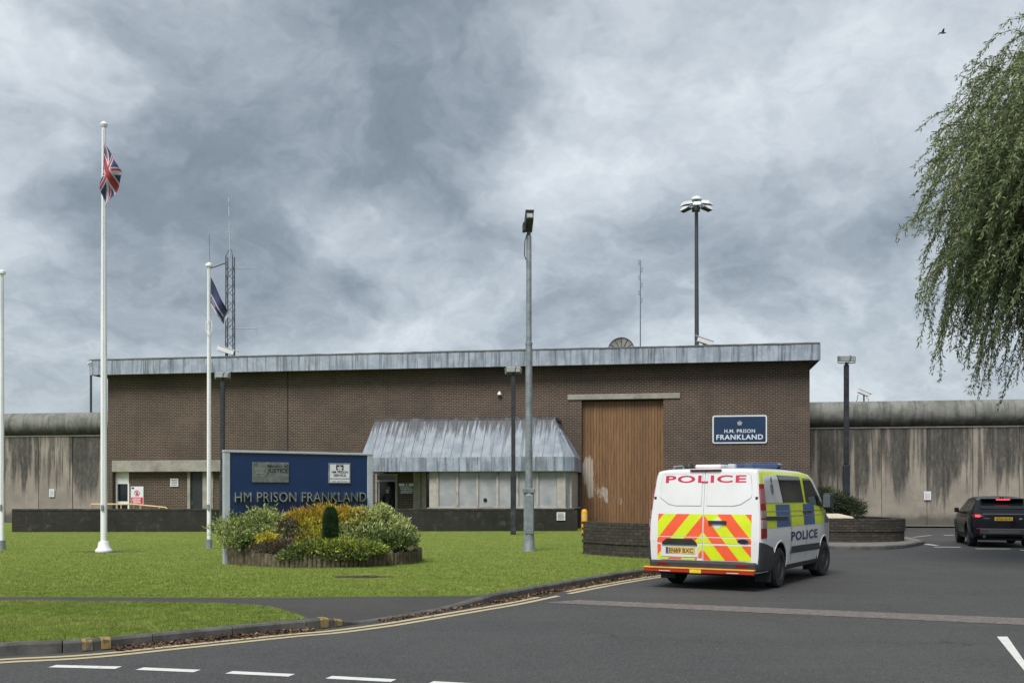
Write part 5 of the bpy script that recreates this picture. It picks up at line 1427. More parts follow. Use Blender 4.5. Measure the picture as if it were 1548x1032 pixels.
def van():
    WX = 2.933
    P0 = Vector((3.68, 17.8)); th = R(31)
    o = root('police_van', 'white police van with yellow and blue checks and red rear chevrons', 'van', (P0.x, P0.y, 0), R(90)-th)
    paint = simple('van_white_paint', (0.70, 0.71, 0.71), 0.28, var=.03, scale=1.2, spec=.5, dirt=(0.60, 0.60, 0.58), Coat_Weight=0.5, Coat_Roughness=0.12)
    lime_v = simple('fluorescent_lime_vinyl', (0.58, 0.70, 0.008), 0.38, var=.05)
    blue_v = simple('reflective_blue_vinyl', (0.018, 0.085, 0.27), 0.3, var=.08)
    red_v = simple('fluorescent_red_vinyl', (0.80, 0.105, 0.035), 0.38, var=.05)
    redtxt = simple('crimson_lettering', (0.55, 0.02, 0.075), 0.4); navytxt = simple('navy_lettering', (0.022, 0.028, 0.10), 0.4)
    trim = simple('charcoal_bumper', (0.028, 0.029, 0.032), 0.6, var=.15)
    redl = simple('red_lamp', (0.20, 0.004, 0.010), 0.25, spec=.25); clearl = simple('clear_lamp', (0.24, 0.17, 0.17), 0.2); ambl = simple('amber_strip', (0.75, 0.34, 0.03), 0.35)
    hw = [(.22, .90), (.35, .955), (.55, .982), (.85, .995), (1.1, .99), (1.3, .972), (1.4, .965), (1.85, .915), (1.93, .89), (1.99, .835), (2.03, .79)]
    pf = [(-1.02, .945), (-.99, .972), (-.93, .987), (-.8, .995), (-.5, 1), (2.6, 1), (3.1, .985), (3.5, .94), (3.75, .86), (3.9, .74), (3.95, .68)]
    zt = [(-1.02, 1.955), (-.95, 1.985), (-.8, 2.0), (-.3, 2.01), (.8, 2.02), (1.8, 2.0), (2.1, 1.96), (2.35, 1.86), (2.6, 1.68), (3.1, 1.27), (3.22, 1.18), (3.55, 1.07), (3.8, .98), (3.9, .86), (3.95, .74)]
    zb = [(-1.02, .30), (3.6, .28), (3.95, .34)]
    ln = [(.25, 0), (.8, 0.0), (1.1, .02), (1.5, .075), (1.95, .15), (2.05, .17)]
    bd = Body(hw, pf, zt, zb, ln, -1.02, .6)
    st = [-1.02, -1.0, -.97, -.93, -.86, -.76, -.6, -.4, -.2, 0, .25, .5, .75, 1, 1.25, 1.5, 1.75, 1.95, 2.1, 2.22, 2.35, 2.48, 2.6, 2.75, 2.9, 3.05, 3.13, 3.22, 3.35, 3.5, 3.65, 3.78, 3.86, 3.91, 3.95]
    vs, fs = bd.mesh(st)
    body = MB().add(vs, fs, 0, True).build('body', paint, o)
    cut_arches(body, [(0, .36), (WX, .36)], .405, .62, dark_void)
    S = lambda sg, off: (lambda a, b, t: bd.side(a, b, sg, off+t))
    Rx = lambda y, z: -1.02+bd.lean(z)+.045*(abs(y)/.93)**4
    Rr = lambda off: (lambda a, b, t: Vector((Rx(a, b)-off-t, a, b)))
    for sg in (-1, 1):
        # lime field over the upper side; blue squares; film, each its own sheet
        conform([[(-.985, 1.02), (-.985, 1.92), (-.6, 1.955), (1.75, 1.955), (2.05, 1.90), (2.22, 1.86), (1.95, 1.40), (1.62, 1.40), (1.62, 1.02)]], S(sg, .003)).build('lime_film', lime_v, body)
        conform([[(2.2, 1.02), (3.0, 1.02), (3.0, 1.28), (2.95, 1.38), (2.2, 1.40)]], S(sg, .003)).build('lime_film', lime_v, body)
        for a, b, zt_ in ((-.22, .6, 1.40), (1.45, 2.2, 1.40), (3.0, 3.42, 1.24)):
            conform([[(a, 1.02), (b, 1.02), (b, zt_ if a < 3 else 1.08), (a, zt_)]], S(sg, .005)).build('blue_square', blue_v, body)
        # silver pinstripes where the sliding rail runs
        for z_ in (1.20, 1.285):
            conform([[(-.9, z_), (3.1, z_-.02), (3.1, z_-.008), (-.9, z_+.012)]], S(sg, .008), .15).build('crease_line', silver, body)
        # glass
        g1 = conform([[(-.80, 1.43), (-.86, 1.60), (-.80, 1.88), (.02, 1.895), (.20, 1.43)]], S(sg, .007), thick=.004).build('rear_quarter_window', simple('mirrored_film', (0.60, 0.62, 0.64), .15, .2, var=.15, scale=1.5), body)
        conform([[(.245, 1.43), (.06, 1.895), (1.40, 1.89), (1.53, 1.43)]], S(sg, .007), thick=.004).build('side_window', glass_dark, body)
        conform([[(.03, 1.41), (-.17+.02, 1.41), (.245, 1.43), (.06, 1.895), (.02, 1.895), (.2, 1.43)]] if False else [[(.20, 1.425), (.245, 1.425), (.06, 1.90), (.02, 1.90)]], S(sg, .009)).build('window_divider', black_m, body)
        conform([[(1.66, 1.43), (1.60, 1.87), (2.02, 1.86), (2.18, 1.80), (2.82, 1.36), (2.82, 1.33)]], S(sg, .007), thick=.004).build('door_window', glass_dark, body)
        crest = MB()
        for pts in ([(-.42, 1.62), (-.34, 1.55), (-.26, 1.62), (-.26, 1.72), (-.34, 1.76), (-.42, 1.72)], [(-.39, 1.77), (-.29, 1.77), (-.30, 1.83), (-.34, 1.87), (-.38, 1.83)]):
            q = conform([pts], S(sg, .014)); crest.add(q.v, q.f)
        crest.build('crest', print_grey, g1)
        # panel gaps, sliding rail, rub strip, handles
        for x_ in (.62, 1.60, 2.95):
            conform([[(x_, .42), (x_+.012, .42), (x_+.012, 1.38), (x_, 1.38)]], S(sg, .010)).build('door_gap', black_m, body)
        conform([[(-.86, 1.15), (.42, 1.13), (.42, 1.19), (-.86, 1.215)]], S(sg, .006), thick=.012).build('sliding_rail', black_m, body)
        conform([[(.55, .55), (2.5, .54), (2.5, .66), (.62, .67)]], S(sg, .0), thick=.025).build('rub_strip', trim, body)
        for x_ in (1.42, 1.72):
            conform([[(x_, 1.235), (x_+.2, 1.235), (x_+.2, 1.275), (x_, 1.275)]], S(sg, .005), thick=.035).build('door_handle', black_m, body)
        bm = text_bm('POLICE', .165, 1.75, .03, spacing=1.1)
        for v in bm.verts: v.co.x = (.62+v.co.x) if sg < 0 else (2.37-v.co.x); v.co.y += .76
        conform(bm, S(sg, .006), .2, .1).build('police_lettering', navytxt, body)
        # wheel-arch lips
        for wx in (0, WX):
            pts = []
            for k in range(25):
                a = R(-8+196*k/24); zz = .36+.425*math.sin(a); xx = wx+.425*math.cos(a)
                pts.append(bd.side(xx, max(zz, .3), sg, -.006))
            MB().tube(pts, [.016]*25, 6).build('arch_lip', paint, body)
        # rear bumper corner and sill
        conform([[(-1.02, .32), (-.42, .32), (-.42, .60), (-.52, .70), (-1.02, .80)]], S(sg, .002), thick=.028).build('bumper_corner', trim, o)
        conform([[(.42, .28), (2.5, .28), (2.5, .36), (.42, .36)]], S(sg, .0), thick=.012).build('sill', trim, o)
        # mud flaps
        MB().bev(-.50, -.47, min(sg*.70, sg*.97), max(sg*.70, sg*.97), .12, .42, .008).build('mud_flap', black_m, o)
        MB().bev(WX-.50, WX-.47, min(sg*.70, sg*.97), max(sg*.70, sg*.97), .14, .42, .008).build('mud_flap', black_m, o)
        # tall tail lamp wrapping the corner
        def lamp(z0, z1, mat, nm, par, grow=0.0):
            mb = MB(); rows = []
            for k in range(15):
                z = z0+(z1-z0)*k/14; h = bd.hw(z); taper = 1-.45*max(0, (z-1.35)/.4)
                yi = h*.945-.055*taper; e = .020+grow
                rows += [Vector((Rx(yi, z)-.012-grow, sg*yi, z)), Vector((Rx(h*.93, z)-.020-grow, sg*(h*.935+e*.3), z)), Vector((bd.sx(-.985, z)-.004, sg*(h*.968+e), z)), Vector((bd.sx(-.80-.05*(1-taper), z), sg*(h*.99+e), z)), Vector((bd.sx(-.795-.05*(1-taper), z), sg*(h*.985-.02), z))]
            mb.add(rows, [(k*5+q, k*5+q+1, k*5+q+6, k*5+q+5) for k in range(14) for q in range(4)], 0, True)
            return mb.build(nm, mat, par)
        tl = lamp(.86, 1.74, redl, 'tail_lamp', o)
        lamp(1.02, 1.16, clearl, 'clear_lens_and_glint', tl, .004); lamp(1.19, 1.31, clearl, 'clear_lens_and_glint', tl, .004); lamp(1.42, 1.66, simple('pink_reflection', (.26, .07, .085), .25), 'clear_lens_and_glint', tl, .004)  # pink section paints a reflection on the red lamp; others are clear lenses
        # mirror
        mr = MB().bev(2.62, 2.86, min(sg*1.02, sg*1.19), max(sg*1.02, sg*1.19), 1.28, 1.60, .04).build('door_mirror', black_m, o)
        MB().bev(2.615, 2.622, min(sg*1.04, sg*1.17), max(sg*1.04, sg*1.17), 1.33, 1.56, .002).build('mirror_glass', simple('mirror_glass', (.30, .34, .36), .05, .8), mr)
        MB().bev(2.66, 2.80, min(sg*.92, sg*1.06), max(sg*.92, sg*1.06), 1.34, 1.44, .02).build('mirror_arm', black_m, mr)
        # rear doors: skin, raised blank panel, chevron films
        ys = (lambda a: a*sg)
        dr = conform([[(ys(.006), .48), (ys(.905), .48), (ys(.905), .80), (ys(.89), .90), (ys(.89), 1.25), (ys(.845), 1.62), (ys(.815), 1.90), (ys(.77), 1.945), (ys(.006), 1.955)]], Rr(0.0), thick=.022).build('rear_door', paint, o)
        pn = [(.05, 1.385), (.50, 1.385), (.62, 1.41), (.785, 1.52), (.80, 1.58), (.765, 1.87), (.73, 1.90), (.05, 1.91)]
        conform([[(ys(a), b) for a, b in pn]], Rr(.014), thick=.018).build('blank_window_panel', paint, dr)
        conform([[(ys(a), b) for a, b in [(.04, 1.372), (.505, 1.372), (.63, 1.40), (.795, 1.513), (.811, 1.58), (.776, 1.88), (.735, 1.915), (.04, 1.925)]]], Rr(.012), thick=.0125).build('panel_shade_outline', simple('painted_panel_shade', (.50, .51, .51), .5), dr)  # grey sheet paints the shade line around the raised panel
        # inverted-V stripes
        SW, K, ZT = .235, .82, 1.245
        def stripes(z0, z1, y0, y1, off):
            for idx in range(-6, 5):
                lo, hi = idx*SW, (idx+1)*SW
                # region lo <= y - K*(ZT-z) < hi clipped to the rectangle (walk z edges and stripe edges)
                bm = bmesh.new(); bm.faces.new([bm.verts.new(q) for q in ((y0, z0, 0), (y1, z0, 0), (y1, z1, 0), (y0, z1, 0))])
                nrm = Vector((1, K, 0)).normalized()
                for c, sgn in ((lo, -1), (hi, 1)):
                    r_ = bmesh.ops.bisect_plane(bm, geom=list(bm.verts)+list(bm.edges)+list(bm.faces), plane_co=(c+K*ZT, 0, 0), plane_no=nrm*sgn, clear_outer=True, dist=1e-6)
                    if not bm.faces: break
                if not bm.faces: bm.free(); continue
                for v in bm.verts: v.co.x *= sg
                conform(bm, Rr(off)).build('chevron_stripe', lime_v if idx % 2 == 0 else red_v, dr)
        stripes(.875, 1.245, .012, .885, .026)
        stripes(.765, .860, .012, .895, .026)
        if sg < 0: stripes(.49, .735, .012, .900, .026)
        else:
            stripes(.49, .52, .10, .900, .026); stripes(.52, .735, .74, .900, .026); stripes(.52, .735, .012, .07, .026)
            conform([[(.075, .535), (.735, .535), (.735, .70), (.66, .755), (.15, .755), (.075, .70)]], Rr(.026), thick=.008).build('plate_recess', paint, dr)
            conform([[(.09, .735), (.72, .735), (.70, .78), (.63, .835), (.18, .835), (.11, .78)]], Rr(.028), thick=.03).build('tailgate_grip', black_m, dr)
            pl = conform([[(.13, .585), (.65, .585), (.65, .695), (.13, .695)]], Rr(.035), .3, .3, thick=.006).build('number_plate', simple('yellow_plate', (.62, .42, .10), .4), dr)
            bm = text_bm('EN69 BXC', .079, .43, .012)
            for v in bm.verts: v.co.x = .59-v.co.x; v.co.y += .60
            conform(bm, Rr(.043), .3, .3).build('plate_lettering', print_dark, pl)
            conform([[(.605, .588), (.645, .588), (.645, .692), (.605, .692)]], Rr(.0425), .3, .3).build('plate_band', blue_v, pl)
        # hinges
        for z_ in (.80, 1.50): MB().bev(Rx(.86, z_)-.035, Rx(.86, z_)+.02, min(sg*.85, sg*.905), max(sg*.85, sg*.905), z_-.035, z_+.035, .01).build('hinge', paint if z_ < 1 else black_m, dr)
    bm = text_bm('POLICE', .122, 1.40, .022, spacing=1.1)
    for v in bm.verts: v.co.x = .70-v.co.x; v.co.y += 1.765
    conform(bm, Rr(.037), .1, .1).build('police_lettering', redtxt, o)
    conform([[(-.10, 1.09), (-.40, 1.09), (-.40, 1.14), (-.10, 1.14)]], Rr(.03), .1, .1, thick=.03).build('door_handle', black_m, o)
    MB().lathe([(.07, 0), (.085, .004), (.085, .01), (0, .012)], 18, mat=Matrix.Translation((Rx(-.25, 1.09)-.024, -.25, 1.095)) @ Matrix.Rotation(R(-90), 4, 'Y')).build('handle_recess', paint, o)
    ov = Matrix.Translation((Rx(-.68, .81)-.026, -.68, .81)) @ Matrix.Rotation(R(-90), 4, 'Y') @ Matrix.Diagonal((.42, 1.0, 1, 1))
    bg = MB().lathe([(.105, 0), (.105, .006), (0, .008)], 24, mat=ov).build('oval_badge', chrome, o)
    MB().lathe([(.088, .007), (.088, .010), (0, .011)], 24, mat=ov).build('badge_face', simple('dark_blue_badge', (.012, .02, .05), .2), bg)
    MB().bev(-.93, -.855, -.27, .27, 1.955, 1.985, .01).build('high_brake_lamp', simple('dark_red_lamp', (.14, .012, .02), .2), o)
    # bumper, reflectors, marker bar
    bp = MB(); bp.bev(-1.10, -.95, -.92, .92, .32, .47, .03); bp.build('rear_bumper', trim, o)
    for y_ in (-.68, .68): MB().box(-1.108, -1.098, y_-.09, y_+.09, .40, .435).build('reflector', redl, o)
    stp = MB().bev(-1.17, -1.08, -.90, 1.0, .278, .345, .01).build('marker_bar', simple('red_marker', (.36, .028, .012), .35), o)
    MB().bev(-1.18, -1.07, -.905, 1.005, .340, .364, .006).build('amber_edge', ambl, stp)
    MB().bev(-1.176, -1.165, -.02, .18, .28, .342, .003).build('yellow_section', simple('yellow_marker', (.72, .55, .03), .4), stp)
    for y_ in (-.55, .62): MB().box(-1.1735, -1.170, y_-.10, y_+.10, .296, .306).build('print', white_sign, stp)
    MB().bev(-1.10, -.9, -.5, -.42, .26, .33, .01).bev(-1.10, -.9, .5, .58, .26, .33, .01).build('bar_bracket', black_m, stp)
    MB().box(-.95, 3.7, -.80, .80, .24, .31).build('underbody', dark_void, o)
    # roof equipment
    zr = 2.03
    bar = MB().bev(1.50, 1.80, -.50, .62, zr+.02, zr+.115, .03).build('light_bar', simple('blue_lens', (.022, .055, .15), .12, Coat_Weight=.5), o)
    MB().bev(1.49, 1.81, -.04, .16, zr+.015, zr+.12, .02).build('bar_centre', simple('bar_grey_blue', (.05, .08, .14), .3), bar)
    MB().bev(1.62, 1.78, -.60, .60, zr-.03, zr+.02, .01).build('bar_foot', black_m, bar)
    pod = MB().bev(-.35, .05, -.06, .40, zr-.01, zr+.05, .02).build('white_roof_pod', paint, o)
    MB().lathe([(.07, 0), (.08, .05), (.05, .10), (0, .11)], 12, mat=Matrix.Translation((-.3, .52, zr-.03))).build('black_aerial_base', black_m, o)
    MB().tube([(-.5, .72, zr-.06), (-.5, .72, zr+.02), (-.5, .56, zr+.03), (-.5, .54, zr-.03)], .014, 6).build('roof_lamp', galv_m, o)
    MB().bev(-.2, -.08, -.26, -.12, zr-.02, zr+.06, .02).build('alley_lamp', galv_light, o)
    for x_, y_ in ((0, .87), (0, -.87)): wheel(o, x_, y_-.0, .342, .225, steel_wheel)
    for y_ in (.87, -.87):
        wheel(o, WX, y_, .342, .225, steel_wheel, R(-7))
    for y_ in (-.87,):
        pass
    # front end: windscreen, grille, lamps
    ws_ = MB(); pts = []
    for k in range(9):
        x_ = 2.22+(3.10-2.22)*k/8; z_ = bd.zt(x_)
        for yy in (-1, -.5, 0, .5, 1): pts.append((bd.sx(x_, z_), yy*bd.hw(z_)*bd.pf(x_)*.88, z_+.012+.008*(1-abs(yy))))
    ws_.add(pts, [(k*5+q, k*5+q+1, k*5+q+6, k*5+q+5) for k in range(8) for q in range(4)], 0, True); ws_.build('windscreen', glass_dark, o)
    MB().bev(3.88, 3.97, -.55, .55, .45, .72, .03).build('grille', black_m, o)
    for y_ in (-.68, .68): MB().bev(3.70, 3.88, y_-.16, y_+.16, .72, .88, .05).build('headlamp', clearl, o)
    return o
van()

def suv():
    WX = 2.66; sc = .94
    o = root('black_suv', 'black car with lit brake lamps and yellow rear plate', 'car', (14.63, 30.78, 0), R(90-16))
    o.scale = (sc, sc, sc)
    paint = simple('black_car_paint', (0.004, 0.005, 0.010), 0.30, var=.1, spec=.25, Coat_Weight=.3, Coat_Roughness=.08)
    hw = [(.22, .86), (.4, .94), (.62, .965), (.85, .955), (1.0, .935), (1.08, .91), (1.25, .82), (1.45, .725), (1.56, .66), (1.62, .58)]
    pf = [(-.86, .80), (-.83, .88), (-.75, .95), (-.6, .985), (-.3, 1), (2.3, 1), (2.9, .97), (3.2, .90), (3.4, .80), (3.5, .66)]
    zt = [(-.86, .98), (-.80, 1.06), (-.70, 1.15), (-.52, 1.36), (-.40, 1.49), (-.28, 1.53), (.3, 1.575), (1.0, 1.60), (1.5, 1.55), (1.75, 1.45), (2.3, 1.10), (2.45, 1.05), (3.0, .98), (3.3, .88), (3.45, .74), (3.5, .62)]
    bd = Body(hw, pf, zt, [(-.86, .36), (-.6, .27), (3.2, .25), (3.5, .33)], [(0, 0), (2, 0)], -.86, .5, 24, .03)
    st = [-.86, -.845, -.82, -.78, -.72, -.66, -.6, -.52, -.46, -.40, -.34, -.28, -.15, 0, .25, .5, .75, 1, 1.25, 1.5, 1.62, 1.75, 1.9, 2.1, 2.3, 2.38, 2.45, 2.65, 2.85, 3.0, 3.15, 3.3, 3.38, 3.45, 3.5]
    vs, fs = bd.mesh(st)
    body = MB().add(vs, fs, 0, True).build('body', paint, o)
    cut_arches(body, [(0, .37), (WX, .37)], .42, .60, dark_void)
    for sg in (-1, 1):
        S = lambda off: (lambda a, b, t: bd.side(a, b, sg, off+t))
        conform([[(-.30, 1.16), (-.18, 1.43), (.35, 1.50), (.35, 1.12)]], S(.006)).build('side_window', glass_dark, body)
        conform([[(.40, 1.12), (.40, 1.50), (1.02, 1.52), (1.08, 1.09)]], S(.006)).build('side_window', glass_dark, body)
        conform([[(1.14, 1.09), (1.08, 1.52), (1.45, 1.48), (1.66, 1.38), (2.05, 1.14), (2.05, 1.08)]], S(.006)).build('side_window', glass_dark, body)
        for x_ in (.36, 1.10, 2.05): conform([[(x_, .42), (x_+.008, .42), (x_+.008, 1.08), (x_, 1.08)]], S(.006)).build('door_gap', black_m, body)
        for x_ in (.45, 1.2): conform([[(x_, .94), (x_+.18, .94), (x_+.18, .97), (x_, .97)]], S(.004), thick=.03).build('door_handle', paint, body)
        conform([[(.42, .30), (2.24, .30), (2.24, .42), (.42, .42)]], S(.0), thick=.02).build('sill', black_m, body)
        for wx in (0, WX):
            pts = [bd.side(wx+.445*math.cos(R(-5+190*k/20)), max(.37+.445*math.sin(R(-5+190*k/20)), .3), sg, .0) for k in range(21)]
            MB().tube(pts, .035, 6).build('arch_trim', black_m, body)
        lamp_e = NT('lit_brake_lamp').fin((.5, .01, .02), .2, Emission_Color=(1.0, .06, .08), Emission_Strength=.9)
        tl = MB().bev(-.87, -.70, min(sg*.66, sg*.90), max(sg*.66, sg*.90), .94, 1.04, .015).build('tail_lamp', simple('tail_lamp_red', (.25, .01, .015), .15), o)
        MB().bev(-.876, -.86, min(sg*.69, sg*.84), max(sg*.69, sg*.84), .955, 1.025, .004).build('lit_lens', lamp_e, tl)
        MB().bev(-.875, -.84, min(sg*.60, sg*.80), max(sg*.60, sg*.80), .575, .61, .006).build('reflector', simple('dark_red_reflector', (.20, .01, .02), .25), o)
        mr = MB().bev(1.72, 1.86, min(sg*.96, sg*1.10), max(sg*.96, sg*1.10), 1.06, 1.22, .03).build('door_mirror', paint, o)
        MB().bev(1.76, 1.82, min(sg*.88, sg*.98), max(sg*.88, sg*.98), 1.06, 1.11, .01).build('mirror_arm', black_m, mr)
        MB().tube([(-.80, sg*.58, .35), (-.91, sg*.58, .35)], .045, 12).build('exhaust', dark_steel, o)
        MB().bev(3.25, 3.42, min(sg*.5, sg*.8), max(sg*.5, sg*.8), .74, .86, .03).build('headlamp', lamp_glass, o)
        wheel(o, 0, sg*.80, .365, .245, dark_steel); wheel(o, WX, sg*.80, .365, .245, dark_steel)
    # hatch glass, spoiler, high brake lamp
    gp = [];
    for k in range(6):
        x_ = -.66+(-.40+.66)*k/5; z_ = bd.zt(x_)
        for yy in (-1, -.5, 0, .5, 1): gp.append((x_-.012, yy*bd.hw(z_)*bd.pf(x_)*.86*(1-.12*(k == 0)), z_+.012))
    MB().add(gp, [(k*5+q, k*5+q+1, k*5+q+6, k*5+q+5) for k in range(5) for q in range(4)], 0, True).build('rear_window', glass_dark, o)
    sp = MB().bev(-.62, -.30, -.62, .62, 1.50, 1.535, .012).build('spoiler', paint, o)
    MB().bev(-.632, -.60, -.20, .20, 1.485, 1.515, .004).build('high_brake_lamp', lamp_e, sp)
    MB().bev(-.42, -.34, -.05, -.02, 1.53, 1.60, .01).bev(-.42, -.34, .02, .05, 1.53, 1.60, .01).build('roof_fin', black_m, o)
    MB().bev(-.885, -.855, -.62, .62, 1.045, 1.06, .004).build('chrome_strip', silver, o)
    MB().bev(-.90, -.80, -.70, .70, .40, .60, .03).build('lower_bumper', simple('grey_bumper', (.045, .048, .05), .5), o)
    MB().bev(-.905, -.88, -.45, .45, .44, .54, .01).build('skid_plate', simple('skid_grey', (.08, .082, .08), .45), o)
    pl = MB().bev(-.885, -.862, -.24, .28, .84, .955, .004).build('number_plate', simple('amber_plate', (.60, .40, .03), .4), o)
    put_text('plate_lettering', 'BT66 NYH', .075, pl, print_dark, (-.888, .02, .86), xdir=(0, -1, 0), w=.42, bold=.01, align='center')
    bg = MB().lathe([(.05, 0), (.05, .006), (0, .008)], 18, mat=Matrix.Translation((-.872, -.46, .90)) @ Matrix.Rotation(R(-90), 4, 'Y') @ Matrix.Diagonal((.6, 1, 1, 1))).build('oval_badge', silver, o)
    MB().bev(-.878, -.86, .42, .60, .905, .92, .002).build('maker_lettering', silver, o)
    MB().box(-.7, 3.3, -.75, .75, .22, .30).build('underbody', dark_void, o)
    wp = []
    for k in range(6):
        x_ = 1.66+(2.28-1.66)*k/5; z_ = bd.zt(x_)
        for yy in (-1, 0, 1): wp.append((x_, yy*bd.hw(z_)*bd.pf(x_)*.86, z_+.014))
    MB().add(wp, [(k*3+q, k*3+q+1, k*3+q+4, k*3+q+3) for k in range(5) for q in range(2)], 0, True).build('windscreen', glass_dark, o)
suv()

# ------------------------------------------------------------------ person in the doorway
def person():
    x_, z_ = fac(586.5, 740, PY+.38)
    o = root('person', 'person in dark clothes standing in the doorway, one hand at the waist', 'person', bw(x_, PY+.38, 0.07), BA+R(-25))
    joints = {'pel': (0, 0, .95), 'wst': (0, 0, 1.10), 'chs': (0, .01, 1.34), 'nck': (0, 0, 1.50), 'nk2': (0, -.01, 1.56), 'hd0': (0, -.02, 1.64), 'hd1': (0, -.01, 1.76),
              'shl': (-.19, 0, 1.43), 'ell': (-.27, .02, 1.15), 'wrl': (-.14, -.20, 1.07), 'hnl': (-.09, -.25, 1.06),
              'shr': (.19, 0, 1.43), 'elr': (.27, .03, 1.14), 'wrr': (.26, -.06, .90), 'hnr': (.26, -.08, .82),
              'hpl': (-.10, 0, .90), 'knl': (-.11, -.02, .50), 'anl': (-.11, .02, .09), 'tol': (-.12, -.15, .04),
              'hpr': (.10, 0, .90), 'knr': (.11, -.02, .50), 'anr': (.12, .02, .09), 'tor': (.14, -.15, .04)}
    rad = {'pel': .155, 'wst': .145, 'chs': .165, 'nck': .07, 'nk2': .06, 'hd0': .082, 'hd1': .085, 'shl': .075, 'ell': .055, 'wrl': .036, 'hnl': .04, 'shr': .075, 'elr': .055, 'wrr': .036, 'hnr': .04,
           'hpl': .10, 'knl': .07, 'anl': .05, 'tol': .042, 'hpr': .10, 'knr': .07, 'anr': .05, 'tor': .042}
    ed = [('pel', 'wst'), ('wst', 'chs'), ('chs', 'nck'), ('nck', 'nk2'), ('nk2', 'hd0'), ('hd0', 'hd1'), ('chs', 'shl'), ('shl', 'ell'), ('ell', 'wrl'), ('wrl', 'hnl'), ('chs', 'shr'), ('shr', 'elr'), ('elr', 'wrr'), ('wrr', 'hnr'),
          ('pel', 'hpl'), ('hpl', 'knl'), ('knl', 'anl'), ('anl', 'tol'), ('pel', 'hpr'), ('hpr', 'knr'), ('knr', 'anr'), ('anr', 'tor')]
    # five fingers per hand
    for s_, h in (('l', (-.09, -.25, 1.06)), ('r', (.26, -.08, .82))):
        d = Vector((.05, -.06, -.01)) if s_ == 'l' else Vector((0, -.02, -.075)); sd_ = Vector((0, 0, 1)) if s_ == 'l' else Vector((0, 1, 0))
        for f in range(4):
            a = Vector(h)+sd_*(.027-.018*f)+d*.35; k = f's{s_}{f}'
            ln_ = (.9, 1.05, 1.0, .8)[f]
            joints[k+'a'] = tuple(a); joints[k+'b'] = tuple(a+d*.6*ln_); joints[k+'c'] = tuple(a+d*.6*ln_+Vector((.02 if s_ == 'l' else -.012, .01, -.02)))
            for q in 'abc': rad[k+q] = .010
            ed += [('hn'+s_, k+'a'), (k+'a', k+'b'), (k+'b', k+'c')]
        k = f'th{s_}'; joints[k+'a'] = tuple(Vector(h)+sd_*.035); joints[k+'b'] = tuple(Vector(h)+sd_*.05+d*.5); rad[k+'a'] = .012; rad[k+'b'] = .010
        ed += [('hn'+s_, k+'a'), (k+'a', k+'b')]
    names = list(joints); me = bpy.data.meshes.new('body'); me.from_pydata([joints[n_] for n_ in names], [(names.index(a), names.index(b)) for a, b in ed], [])
    b = bpy.data.objects.new('body', me); COL.objects.link(b)
    b.modifiers.new('skin', 'SKIN'); sv = me.skin_vertices[0].data if me.skin_vertices else None
    if sv is None:
        bm = bmesh.new(); bm.from_mesh(me); bm.verts.layers.skin.verify(); bm.to_mesh(me); bm.free(); sv = me.skin_vertices[0].data
    for i, n_ in enumerate(names): sv[i].radius = (rad[n_], rad[n_]*(.68 if n_ in ('pel', 'wst', 'chs') else 1.0)); sv[i].use_root = (n_ == 'pel')
    b.modifiers.new('sub', 'SUBSURF').levels = 2
    bpy.context.view_layer.update(); dg = bpy.context.evaluated_depsgraph_get()
    m2 = bpy.data.meshes.new_from_object(b.evaluated_get(dg), depsgraph=dg); bpy.data.objects.remove(b)
    skin = simple('skin', (.55, .38, .30), .55); cloth = simple('dark_suit', (.010, .011, .014), .8); shoe = simple('black_shoe', (.008, .008, .008), .4)
    for q in (cloth, skin, shoe): m2.materials.append(q)
    for p in m2.polygons:
        c = p.center; p.use_smooth = True
        hand = min((c-Vector(joints['hnl'])).length, (c-Vector(joints['hnr'])).length) < .105
        p.material_index = 1 if (c.z > 1.53 or hand) else (2 if c.z < .10 else 0)
    b = bpy.data.objects.new('body', m2); COL.objects.link(b); b.parent = o
    MB().lathe([(.06, .05), (.088, .0), (.094, .04), (.072, .085), (.03, .105), (0, .11)], 14, mat=Matrix.Translation((0, .022, 1.715)) @ Matrix.Rotation(R(-26), 4, 'X')).build('hair', simple('grey_hair', (.30, .29, .27), .8), b)
    MB().lathe([(.018, 0), (.014, .03), (.006, .05), (0, .052)], 8, mat=Matrix.Translation((0, -.10, 1.655)) @ Matrix.Rotation(R(25), 4, 'X')).build('nose', skin, b)
    for s_ in (-1, 1):
        MB().lathe([(.013, 0), (.009, .008), (0, .01)], 8, mat=Matrix.Translation((s_*.033, -.093, 1.70)) @ Matrix.Rotation(R(90), 4, 'X')).build('eye', print_dark, b)
        MB().bev(s_*.086-.008, s_*.086+.008, -.02, .03, 1.65, 1.715, .006).build('ear', skin, b)
    MB().box(-.025, .025, -.104, -.095, 1.612, 1.620).build('mouth', simple('lips', (.30, .13, .11), .6), b)
person()

